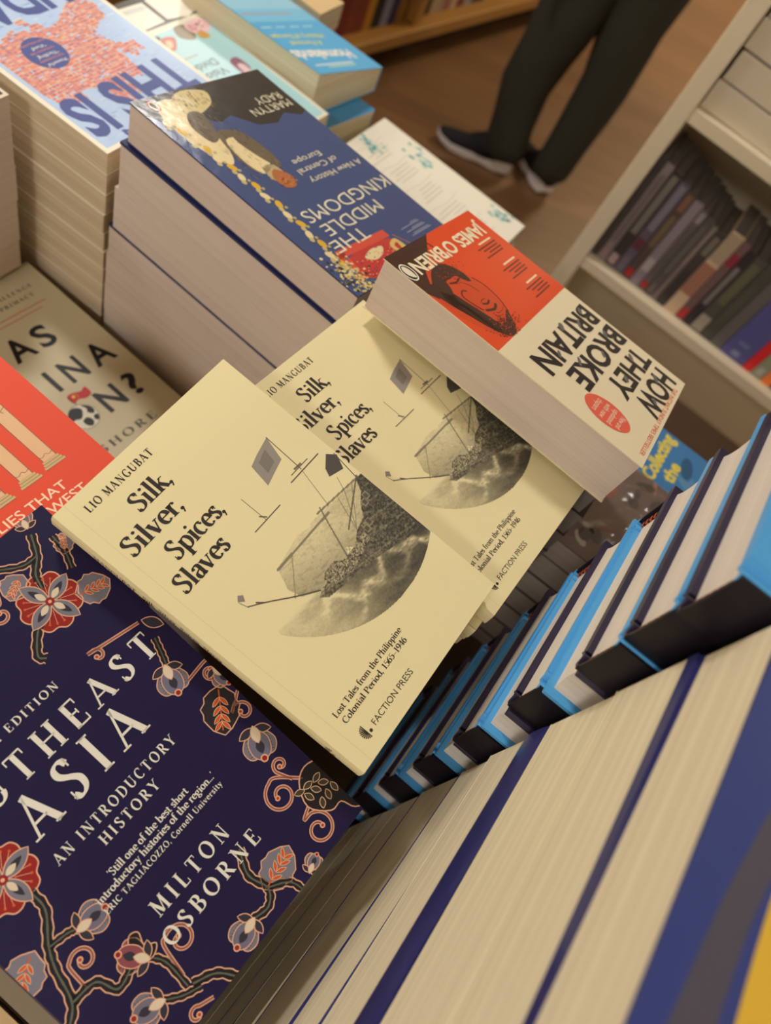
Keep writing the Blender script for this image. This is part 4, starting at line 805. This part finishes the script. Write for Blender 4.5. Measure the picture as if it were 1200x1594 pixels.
# ================================================================ BLUE AND NAVY HARDCOVERS
SKY = mat((84, 166, 226), .38, .1); NAV = mat((46, 40, 66), .42, .15); NAVD = mat((22, 18, 28), .45); HB = mat((196, 92, 50), .6); HBK = mat((24, 20, 24), .6)
def hardcover():
    """origin at the middle of the book; spine towards -y; sky-blue board on top, navy board below"""
    Lx, Wy, T = .21, .136, .0362; bt = .0042; r = bpy.data.objects.new('hardcover_book', None); COL.objects.link(r); r.empty_display_size = .02
    h = T / 2
    mb = MB(); n = 8; bot = []; top = []
    pr = [(-Wy / 2 + .004 + .003 * (1 - (2 * t - 1) ** 2) * -1, -h + bt + (T - 2 * bt) * t) for t in np.linspace(0, 1, n)]      # rounded back
    fo = [(Wy / 2 - .005 - .004 * (1 - (2 * t - 1) ** 2), -h + bt + (T - 2 * bt) * t) for t in np.linspace(1, 0, n)]       # hollow fore-edge
    pf = pr + fo; x0, x1 = -Lx / 2 + .0032, Lx / 2 - .0032
    mb.face([(x0, y, z) for y, z in pf][::-1], PG_PALE); mb.face([(x1, y, z) for y, z in pf], PG_PALE)
    for i in range(len(pf)): a, b = pf[i], pf[(i + 1) % len(pf)]; mb.face([(x0, *a), (x0, *b), (x1, *b), (x1, *a)], PG_PALE)
    mb.build('page_block', r)
    for nm, s_, m in (('front_board', 1, SKY), ('back_board', -1, NAV)):
        mb = MB(); prof = [(-Wy / 2 + .0095, h - bt), (-Wy / 2 + .0095, h - .0006), (-Wy / 2 + .011, h), (Wy / 2 - .0015, h), (Wy / 2, h - .0015), (Wy / 2, h - bt)]
        prof = [(y, s_ * z) for y, z in prof]
        R1 = [(-Lx / 2, y, z) for y, z in prof]; R2 = [(Lx / 2, y, z) for y, z in prof]
        mb.face(R1 if s_ > 0 else R1[::-1], m); mb.face(R2[::-1] if s_ > 0 else R2, m)
        for i in range(len(prof)): j = (i + 1) % len(prof); q = [R1[i], R1[j], R2[j], R2[i]]; mb.face(q[::-1] if s_ > 0 else q, m)
        b = mb.build(nm, r, .0008); 
        # joint: the cloth dips into a groove and rises to the shoulder of the spine
        mb = MB(); yy = np.linspace(-Wy / 2, -Wy / 2 + .0098, 9); P1 = []; P2 = []
        for y in yy:
            t = (y + Wy / 2) / .0098; z = h + .0004 - .0030 * math.sin(math.pi * min(1, max(0, (t - .30) / .7))) ** 1.5 - (.0022 * (1 - t / .3) ** 2 if t < .3 else 0); P1.append((y, s_ * z)); P2.append((y, s_ * (z - .0022)))
        ring = P1 + P2[::-1]; R1 = [(-Lx / 2 - .0004, y, z) for y, z in ring]; R2 = [(Lx / 2 + .0004, y, z) for y, z in ring]
        mb.face(R1, m); mb.face(R2[::-1], m)
        for i in range(len(ring)): j = (i + 1) % len(ring); mb.face([R1[i], R2[i], R2[j], R1[j]], m, True)
        mb.build('joint', r)
    mb = MB(); ring = []
    for t in np.linspace(0, 1, 9): ring.append((-Wy / 2 - .0002 - .0012 * (1 - (2 * t - 1) ** 2), -h + T * t * .98 + .0004))
    for t in np.linspace(1, 0, 9): ring.append((-Wy / 2 + .0016 - .0012 * (1 - (2 * t - 1) ** 2), -h + T * t * .98 + .0004))
    R1 = [(-Lx / 2, y, z) for y, z in ring]; R2 = [(Lx / 2, y, z) for y, z in ring]; mb.face(R1, NAVD); mb.face(R2[::-1], NAVD)
    for i in range(len(ring)): j = (i + 1) % len(ring); mb.face([R1[i], R2[i], R2[j], R1[j]], NAVD, True)
    mb.build('spine', r)
    nn = 14
    for xs in (-1, 1):
        mb = MB(); xa, xb = sorted((xs * (Lx / 2 - .0036), xs * (Lx / 2 - .0020)))
        for i in range(nn): mb.box(xa, -Wy / 2 + .0016, -h + bt + (T - 2 * bt) * i / nn, xb, -Wy / 2 + .0052, -h + bt + (T - 2 * bt) * (i + 1.002) / nn, HB if i % 2 else HBK)
        hb = mb.build('headband', r); hb['label'] = 'orange and black striped headband'
    return r, T
hc, HT = hardcover()
ztop = -.1915; pitch = .03655; flips = [0, 0, 0] + [(i + 1) % 2 for i in range(12)]
xf = [.1025, .1022, .1020, .1050, .1030, .1055, .104, .107, .106, .108, .106, .107, .107, .107, .107]
for i in range(15):
    o = hc if i == 0 else copy_tree(hc)
    a = math.radians(-.6 - .18 * i); zc = Z0 + ztop - pitch * (i + .5); yn = .2005 + (.003 if i in (1, 4) else 0)
    cx, cy = .105, .068; o.location = (xf[i] + cx * math.cos(a) - cy * math.sin(a), yn + cx * math.sin(a) + cy * math.cos(a) + .0022, zc)
    o.rotation_euler = (math.pi if flips[i] else 0, 0, a)
    if i == 0: lb = 'sky-blue and navy hardcover on top of its stack, blue board facing up'
    else: lb = '%s hardcover down in the blue and navy stack, %s towards the cream-edged stack' % (ORD[i], 'grey fore-edge' if flips[i] else 'dark spine')
    tag(o, lb, 'book', 'blue and navy hardcovers')
# ================================================================ CREAM-EDGED STACK AT THE LOWER RIGHT
def top_art(C):
    A = Art(C, True, .3, .5, (56, 70, 132)); W, L = A.W, A.L
    A.poly([(0, -1), (W * .0, L), (W, L), (W, -1)], (56, 70, 132), 2)
    A.blob([(8, 60), (10, 120), (14, 160), (24, 200), (60, 225), (120, 200), (60, 190), (30, 178), (22, 150), (21, 110), (20, 60)], (84, 80, 92), 3)
    A.blob([(27, 90), (25.4, 118), (24.6, 142), (25.0, 160), (29, 176), (40, 186), (60, 190), (100, 180), (120, 120), (90, 60), (50, 60)], (226, 184, 62), 5)
    return A
zs = [-.187, -.2305, -.2855, -.3445, -.372, -.415, -.46, -.53, -.575, -.62, -.66, -.70, -.74]
rzs = [-2.9, -1.8, -2.4, -3.0, -3.2, -4.2, -5.0, -6.0, -6.3, -6.3, -6.3, -6.3]
kinds = ['top', 'thin', 'plain', 'spine', 'plain', 'line', 'line', 'plain', 'line', 'plain', 'plain', 'plain']
nb = mat((44, 46, 104), .4, .2)
for i in range(12):
    kd = kinds[i]; xf_ = .1150 if kd != 'spine' else .1146
    kw = dict(cov=nb, ct=.0008, over=.0004)
    if kd == 'top': kw.update(ct=.0012, over=.0006)
    if kd == 'thin': kw.update(ct=.006, over=.0003, cb=.0006, cov2=mat((226, 214, 180), .5))
    if kd == 'plain': kw.update(cov=mat((226, 214, 180), .5), ct=.0006, over=.0002)
    lbs = {'top': 'topmost cream-edged book, dark blue and yellow cover, nearest the camera at the lower right', 'spine': '%s book down in the cream-edged stack, its navy spine facing out'}
    lb = lbs.get(kd, '%s book down in the cream-edged stack at the lower right'); lb = lb % ORD[i] if '%s' in lb else lb
    slab('paperback', lb, 'book', xf_, -.045, xf_ + .155, .1965 - .0002 * i, zs[i] + Z0, zs[i + 1] + Z0 + .0003, rzs[i], 'head' if kd == 'spine' else 'foot', kw['cov'], PG_CREAM, 'cream-edged stack at the lower right', (lambda C: top_art([C[1], C[2], C[3], C[0]])) if kd == 'top' else None, kw['ct'], kw['over'], piv=(xf_, .1), cb=kw.get('cb'), cov2=kw.get('cov2'))
# ================================================================ PALE BOOKCASE ON THE RIGHT
WB = mat((228, 212, 182), .5); Y = 1.3
bc = root('bookcase', (.45, Y + .15, 0), 'pale cream bookcase holding dark paperbacks, on the right behind the table', 'bookcase')
def bpart(nm, x0, y0, z0, x1, y1, z1, bev=.002):
    mb = MB(); mb.box(x0 - .45, y0 - Y - .15, z0, x1 - .45, y1 - Y - .15, z1, WB); return mb.build(nm, bc, bev)
bpart('side_panel', -.077, Y, 0, -.046, Y + .30, 2.0); bpart('side_panel', .95, Y, 0, .98, Y + .30, 2.0)
bpart('back_panel', -.046, Y + .285, 0, .95, Y + .30, 2.0, 0); bpart('plinth', -.046, Y + .02, 0, .95, Y + .04, .08, 0)
for zt in (.10, .43, .76, 1.067, 1.40, 1.70, 2.0): bpart('shelf', -.0459, Y + .001, zt - .024, .9499, Y + .2849, zt)
def std_book(x, wd, hgt, dep, colr, patches, label, group, z=.7605, y=Y + .022, face=-1):
    colr = tuple(min(255, int(c * 1.22 + 20)) for c in colr); patches = [(a, b, tuple(int(.8 * q + .2 * k_) for q, k_ in zip(c, colr)), f) for a, b, c, f in patches]
    r = root('paperback', (x + wd / 2, y + dep / 2, z), label, 'book', group); w2, d2 = wd / 2 - .0003, dep / 2
    mb = MB(); mb.box(-w2 + .0012, -d2 + .001, .001, w2 - .0012, d2 - .0012, hgt - .001, PG_BAY_SHADE); mb.build('page_block', r)
    m = mat(colr, .45, .1); mb = MB(); mb.box(-w2, -d2, 0, -w2 + .0011, d2, hgt, m); mb.box(w2 - .0011, -d2, 0, w2, d2, hgt, m); mb.box(-w2, -d2 - .0008, 0, w2, -d2, hgt, m)
    for z0, z1, c, f in patches: mb.face([(-w2 * f, -d2 - .0011, z0 * hgt), (w2 * f, -d2 - .0011, z0 * hgt), (w2 * f, -d2 - .0011, z1 * hgt), (-w2 * f, -d2 - .0011, z1 * hgt)], mat(c, .5))
    mb.build('cover', r); return r
G5 = 'dark paperbacks on the pale bookcase'
seq = [(.012, .205, (52, 46, 46), [(.25, .8, (96, 86, 78), .35)]), (.017, .212, (110, 100, 100), [(.04, .14, (170, 140, 136), .8), (.2, .9, (128, 116, 114), .6)]), (.020, .212, (42, 36, 36), [(.03, .14, (214, 180, 176), .75), (.38, .97, (150, 142, 130), .62)]),
       (.020, .205, (70, 62, 74), [(.5, .97, (148, 140, 150), .6), (.28, .4, (110, 50, 60), .8), (.04, .2, (120, 112, 124), .6)]), (.017, .205, (60, 48, 42), [(.40, .75, (134, 112, 84), .7), (.8, .97, (148, 110, 84), .7), (.03, .12, (206, 40, 36), .8)]),
       (.019, .212, (104, 94, 100), [(.5, .97, (150, 138, 148), .6), (.18, .33, (190, 180, 176), .8), (.02, .1, (150, 140, 150), .5)]), (.014, .212, (74, 66, 66), [(.86, .97, (170, 158, 160), .7), (.2, .8, (104, 92, 92), .5), (.03, .11, (196, 44, 42), .9)]),
       (.017, .205, (64, 58, 58), [(.3, .9, (112, 108, 100), .5), (.05, .16, (130, 116, 116), .4)]), (.010, .205, (92, 80, 76), [(.5, .98, (146, 132, 124), .7)]), (.019, .212, (48, 42, 40), [(.72, .95, (140, 132, 114), .6), (.1, .5, (66, 60, 56), .5)]),
       (.026, .215, (160, 136, 110), [(.25, .62, (160, 104, 84), .95), (.66, .98, (170, 152, 128), .95)]), (.016, .212, (84, 62, 60), [(.72, .86, (160, 50, 62), .9), (.02, .15, (206, 56, 60), .95)]), (.016, .205, (36, 30, 32), [(.3, .8, (150, 140, 134), .6)]),
       (.024, .205, (56, 54, 48), [(.02, .22, (190, 178, 160), .9), (.4, .92, (112, 112, 84), .6)]), (.022, .212, (54, 52, 44), [(.3, .7, (92, 90, 76), .6)]), (.024, .2, (72, 68, 66), [(.2, .9, (110, 104, 98), .5)]),
       (.052, .16, (62, 60, 108), [(.05, .12, (150, 160, 190), .3), (.2, .26, (120, 130, 170), .4)]), (.018, .2, (172, 24, 30), []), (.024, .205, (110, 112, 90), [(.03, .12, (190, 190, 180), .5)]), (.02, .2, (196, 96, 40), []), (.02, .205, (60, 50, 60), []), (.024, .21, (80, 70, 90), []), (.02, .2, (140, 120, 100), [])]
x = -.044
for i, (wd, h_, c_, pt) in enumerate(seq):
    wd *= .98; nmz = ORD[i] if i < 15 else ('sixteenth', 'seventeenth', 'eighteenth', 'nineteenth', 'twentieth', 'twenty-first', 'twenty-second', 'twenty-third')[i - 15]
    what = 'narrow' if wd < .013 else 'wide' if wd > .04 else 'dark' if sum(c_) < 240 else 'coloured'
    if i == 10: lb = 'beige and terracotta paperback among the dark ones on the pale bookcase'
    elif i == 16: lb = 'wide short navy-blue book beside a red one on the pale bookcase'
    elif i == 17: lb = 'bright red paperback right of the wide navy book on the bookcase'
    elif i == 19: lb = 'orange paperback at the right end of the bookcase row in view'
    else: lb = '%s %s paperback from the left upright on the pale bookcase shelf' % (nmz if i else 'first', what)
    h_ = .216 - .0052 * i if i < 10 else h_ - .028 if i < 16 else h_
    std_book(x, wd, h_, .11, c_, pt, lb, G5); x += wd + .0006
# packets of pale wrapped books lying flat on the shelf above
pw = mat((226, 212, 184), .35, .4, 0, .5, 40); 
for i in range(6):
    r = root('wrapped_book', (.045, Y + .105, 1.0675 + .0462 * i), '%s pale wrapped book, counted from the bottom, on the upper shelf of the bookcase' % ('lowest' if i == 0 else ORD[i]), 'book', 'pale wrapped books on the upper shelf')
    mb = MB(); w2 = .088 - .003 * (i % 2); mb.box(-w2, -.088 + .002 * (i % 3), 0, w2, .088, .044, PG_GREY if i != 1 else PG_DIM); mb.build('page_block', r, .003)
    mb = MB(); mb.box(-w2 - .001, -.0898 + .002 * (i % 3), .0006, w2 + .001, -.0882 + .002 * (i % 3), .0436, pw); mb.build('spine', r, .0008)
for i in range(3):
    r = root('wrapped_book', (.235, Y + .1, 1.0675 + .0502 * i), '%s bluish white book of the pile beside the pale wrapped books' % ('lowest' if i == 0 else ORD[i]), 'book', 'bluish white books on the upper shelf')
    mb = MB(); mb.box(-.095, -.085, 0, .095, .085, .048, PG_PALE); mb.build('page_block', r, .002); mb = MB(); mb.box(-.0955, -.0868, .0005, .0955, -.0852, .0475, mat((206, 210, 206), .4)); mb.build('spine', r)
# ================================================================ WOODEN BOOKCASE FAR BEHIND
OW = wood_mat('oak', (150, 106, 48), (186, 138, 72), 0); ang = math.radians(79.3)
fb = root('wooden_bookcase', (-1.09, 2.577, 0), 'honey-coloured wooden bookcase on the floor beyond the table', 'bookcase', None, ang)
def fpart(nm, s0, n0, z0, s1, n1, z1, m=OW, bev=.003): mb = MB(); mb.box(s0, n0, z0, s1, n1, z1, m); return mb.build(nm, fb, bev)
fpart('shelf', -1.4, 0, .10, 2.4, .34, .145); fpart('plinth', -1.4, .09, 0, 2.4, .11, .10, mat((40, 26, 16), .7)); fpart('shelf', -1.4, .01, .46, 2.4, .34, .49); fpart('back_panel', -1.4, .34, 0, 2.4, .36, 1.0, OW, 0); fpart('top_panel', -1.4, 0, 1.0, 2.4, .36, 1.03)  # plinth's near-black brown paints in the shadow below the lowest shelf
for s_ in (-1.4, -.62, .15, .93, 1.7, 2.37): fpart('upright', s_, .02, .145, s_ + .035, .34, .46); 
cs = [(120, 56, 40), (130, 60, 42), (176, 164, 146), (52, 36, 30), (124, 30, 24), (110, 40, 34), (118, 58, 42), (120, 56, 40), (176, 126, 34), (30, 28, 32), (130, 134, 156), (44, 48, 96), (150, 108, 44)]
cs2 = [(80, 64, 50), (54, 48, 44), (170, 150, 116), (160, 140, 128), (150, 100, 84), (186, 168, 136), (120, 60, 50), (150, 150, 150), (60, 62, 90), (44, 52, 44), (170, 150, 120)]
fmat = Matrix.Rotation(ang, 4, 'Z')
def far_book(s0, wd, hgt, c, lb):
    p = fmat @ Vector((s0 + wd / 2, .06 + .07, 0)); r = root('book', (p.x - 1.09, p.y + 2.577, .1455), lb, 'book', 'books on the wooden bookcase', ang)
    m = mat(c, .5); mb = MB(); mb.box(-wd / 2 + .0016, -.068, .002, wd / 2 - .0016, .07, hgt - .002, PG_DIM); mb.build('page_block', r)
    mb = MB(); mb.box(-wd / 2 + .0003, -.07, 0, -wd / 2 + .0016, .0705, hgt, m); mb.box(wd / 2 - .0016, -.07, 0, wd / 2 - .0003, .0705, hgt, m); mb.box(-wd / 2 + .0003, -.0715, 0, wd / 2 - .0003, -.07, hgt, m)
    mb.face([(-wd * .3, -.0718, hgt * .55), (wd * .3, -.0718, hgt * .55), (wd * .3, -.0718, hgt * .85), (-wd * .3, -.0718, hgt * .85)], mat(tuple(min(255, v + 50) for v in c), .5)); mb.build('cover', r)
s_ = -.42
NM = lambda c: 'red-brown' if c[0] > 100 and c[1] < 62 else 'pale' if sum(c) > 400 else 'dark' if sum(c) < 190 else 'yellow' if c[2] < 60 else 'grey-blue' if c[2] > c[0] else 'brown'
for i, c in enumerate(cs):
    wd = random.uniform(.034, .05); wd = min(wd, .149 - s_)
    if wd < .012: break
    far_book(s_, wd, random.uniform(.22, .28), c, '%s book, %s from the near end of the wooden bookcase row left of the divider' % (NM(c), ORD[i].replace('topmost', 'first'))); s_ += wd + .001
s_ = .19
for i, c in enumerate(cs2 + cs2[:7]):
    wd = random.uniform(.03, .05)
    if s_ + wd > .925: break
    far_book(s_, wd, random.uniform(.20, .28), c, '%s book, %s after the divider on the wooden bookcase' % (NM(c), ORD[i].replace('topmost', 'first') if i < 15 else ('sixteenth', 'seventeenth', 'eighteenth')[i - 15])); s_ += wd + .001
# ================================================================ PERSON STANDING ON THE FLOOR
def ring(c, rx, ry, n=18, wob=0, seed=0):
    return [(c[0] + rx * math.cos(t) * (1 + wob * math.sin(3 * t + seed)), c[1] + ry * math.sin(t) * (1 + wob * math.cos(2 * t + seed)), c[2]) for t in np.linspace(0, 2 * math.pi, n + 1)[:-1]]
skin = mat((206, 158, 128), .55); trou = mat((50, 50, 40), .85, 0, 0, .4, 60); shirt = mat((60, 66, 80), .8); hairm = mat((44, 34, 28), .7)
me = bpy.data.meshes.new('person'); J = []; E_ = []; RD = []
def jv(p, r, par=None):
    J.append(p); RD.append(r)
    if par is not None: E_.append((par, len(J) - 1))
    return len(J) - 1
px, py = -.475, 2.615
pel = jv((px, py, .93), .105); 
for ch_ in (((-.525, 2.59, .88, .085), (-.565, 2.58, .52, .058), (-.575, 2.578, .32, .055), (-.548, 2.578, .10, .030), (-.60, 2.56, .052, .018), (-.68, 2.53, .042, .014)), ((-.425, 2.63, .88, .085), (-.385, 2.63, .52, .058), (-.368, 2.63, .32, .055), (-.375, 2.632, .10, .030), (-.42, 2.665, .052, .018), (-.48, 2.71, .042, .014))):
    p = pel
    for q in ch_: p = jv(q[:3], q[3], p)
sp_ = jv((px, py, 1.10), .11, pel); chs = jv((px + .0, py, 1.30), .125, sp_); nk = jv((px - .01, py, 1.47), .055, chs); hd = jv((px - .03, py, 1.60), .085, nk); jv((px - .025, py, 1.70), .078, hd)
for sd in (-1, 1):
    sh = jv((px, py + sd * .17, 1.38), .06, chs); el = jv((px - .02, py + sd * .24, 1.12), .042, sh); wr_ = jv((px - .12, py + sd * .23, .90), .028, el); pl = jv((px - .15, py + sd * .225, .83), .032, wr_)
    for k_ in range(4):
        a = jv((px - .185 + .002 * k_, py + sd * (.255 - .02 * k_), .775 - (.004 if k_ in (1, 2) else 0)), .0095, pl); b = jv((px - .175, py + sd * (.255 - .02 * k_), .735 - (.012 if k_ in (1, 2) else 0)), .0085, a)
    th_ = jv((px - .19, py + sd * .20, .82), .011, pl); jv((px - .205, py + sd * .195, .785), .009, th_)
me.from_pydata(J, E_, []); body = bpy.data.objects.new('person', me); COL.objects.link(body); me.materials.append(skin)
md = body.modifiers.new('skin', 'SKIN'); md.use_smooth_shade = True
for i, r_ in enumerate(RD): me.skin_vertices[0].data[i].radius = (r_, r_)
me.skin_vertices[0].data[0].use_root = True
md = body.modifiers.new('sub', 'SUBSURF'); md.levels = 1; md.render_levels = 2
tag(body, 'person standing on the wooden floor in dark olive trousers and dark white-soled trainers', 'person')
mb = MB()
def leg(pts): mb.loft([ring((x, y, z), rx * 1.26, ry * 1.22, 20, .05, z * 17) for x, y, z, rx, ry in pts], trou)
leg([(-.560, 2.573, .058, .049, .046), (-.552, 2.578, .075, .058, .06), (-.556, 2.578, .12, .062, .062), (-.565, 2.578, .18, .060, .064), (-.585, 2.577, .30, .067, .072), (-.580, 2.578, .42, .072, .076), (-.568, 2.58, .52, .078, .08), (-.562, 2.585, .60, .086, .086), (-.552, 2.592, .72, .096, .094), (-.53, 2.60, .84, .105, .1), (-.505, 2.61, .92, .1, .1)])
leg([(-.386, 2.640, .06, .046, .046), (-.377, 2.632, .085, .050, .056), (-.376, 2.632, .13, .053, .058), (-.372, 2.631, .20, .054, .06), (-.368, 2.63, .32, .060, .066), (-.372, 2.63, .42, .064, .07), (-.382, 2.63, .52, .070, .076), (-.392, 2.63, .62, .080, .084), (-.405, 2.628, .74, .094, .094), (-.42, 2.625, .84, .104, .1), (-.445, 2.62, .92, .1, .1)])
mb.loft([ring((px, py, z), rx, ry, 24) for z, rx, ry in ((.86, .13, .15), (.92, .145, .16), (.99, .14, .155), (1.04, .13, .15))], trou)
o = mb.build('trousers', body); o['label'] = 'dark olive trousers'
mb = MB(); mb.loft([ring((px, py, z), rx, ry, 24) for z, rx, ry in ((.98, .15, .17), (1.10, .14, .165), (1.25, .145, .19), (1.38, .13, .20), (1.45, .09, .13), (1.48, .062, .07))], shirt)
for sd in (-1, 1): mb.loft([ring((px - .02 * t, py + sd * (.16 + .09 * t), 1.40 - .26 * t), .075 - .018 * t, .07 - .016 * t, 16) for t in np.linspace(0, 1, 6)], shirt)
mb.build('shirt', body)
mb = MB(); mb.loft([ring((px - .015, py, z), rx, ry, 20) for z, rx, ry in ((1.60, .088, .09), (1.66, .1, .095), (1.73, .094, .088), (1.78, .06, .056), (1.795, .015, .015))], hairm); mb.build('hair', body)
def shoe(hx, hy, tx_, ty_):
    d = Vector((tx_ - hx, ty_ - hy, 0)); L = d.length; d.normalize(); nrm = Vector((-d.y, d.x, 0)); mb = MB(); so = mat((214, 206, 206), .6); upm = mat((24, 24, 28), .8)
    def P(t, s, z): v = Vector((hx, hy, 0)) + d * (t * L) + nrm * s; return (v.x, v.y, z)
    rows = []
    for t, wd, zb, zt in ((0, .022, .018, .045), (.05, .034, .006, .05), (.2, .038, .001, .046), (.4, .036, .004, .036), (.6, .042, .001, .032), (.8, .042, .004, .03), (.93, .030, .014, .036), (1.0, .012, .026, .042)): rows.append([P(t, -wd, zb + .004), P(t, -wd * .9, zb), P(t, wd * .9, zb), P(t, wd, zb + .004), P(t, wd * 1.02, zt), P(t, -wd * 1.02, zt)])
    mb.loft(rows, so, False); a = mb.build('shoe', body, .002); a['label'] = 'black trainer with a white sole'
    mb = MB(); rows = []
    for t, wd, zb, zt in ((.0, .020, .04, .075), (.05, .032, .046, .10), (.2, .038, .042, .115), (.36, .039, .034, .116), (.5, .039, .030, .096), (.65, .040, .028, .064), (.82, .038, .028, .056), (.94, .026, .034, .05), (.99, .011, .040, .046)):
        rows.append([P(t, wd * math.cos(q), zb + (zt - zb) * max(0, math.sin(q)) ** .8) for q in np.linspace(0, math.pi, 10)] + [P(t, -wd * .5, zb - .001), P(t, wd * .5, zb - .001)])
    mb.loft(rows, upm); u_ = mb.build('shoe_upper', a); return a
shoe(-.497, 2.597, -.772, 2.495); shoe(-.345, 2.615, -.553, 2.765)
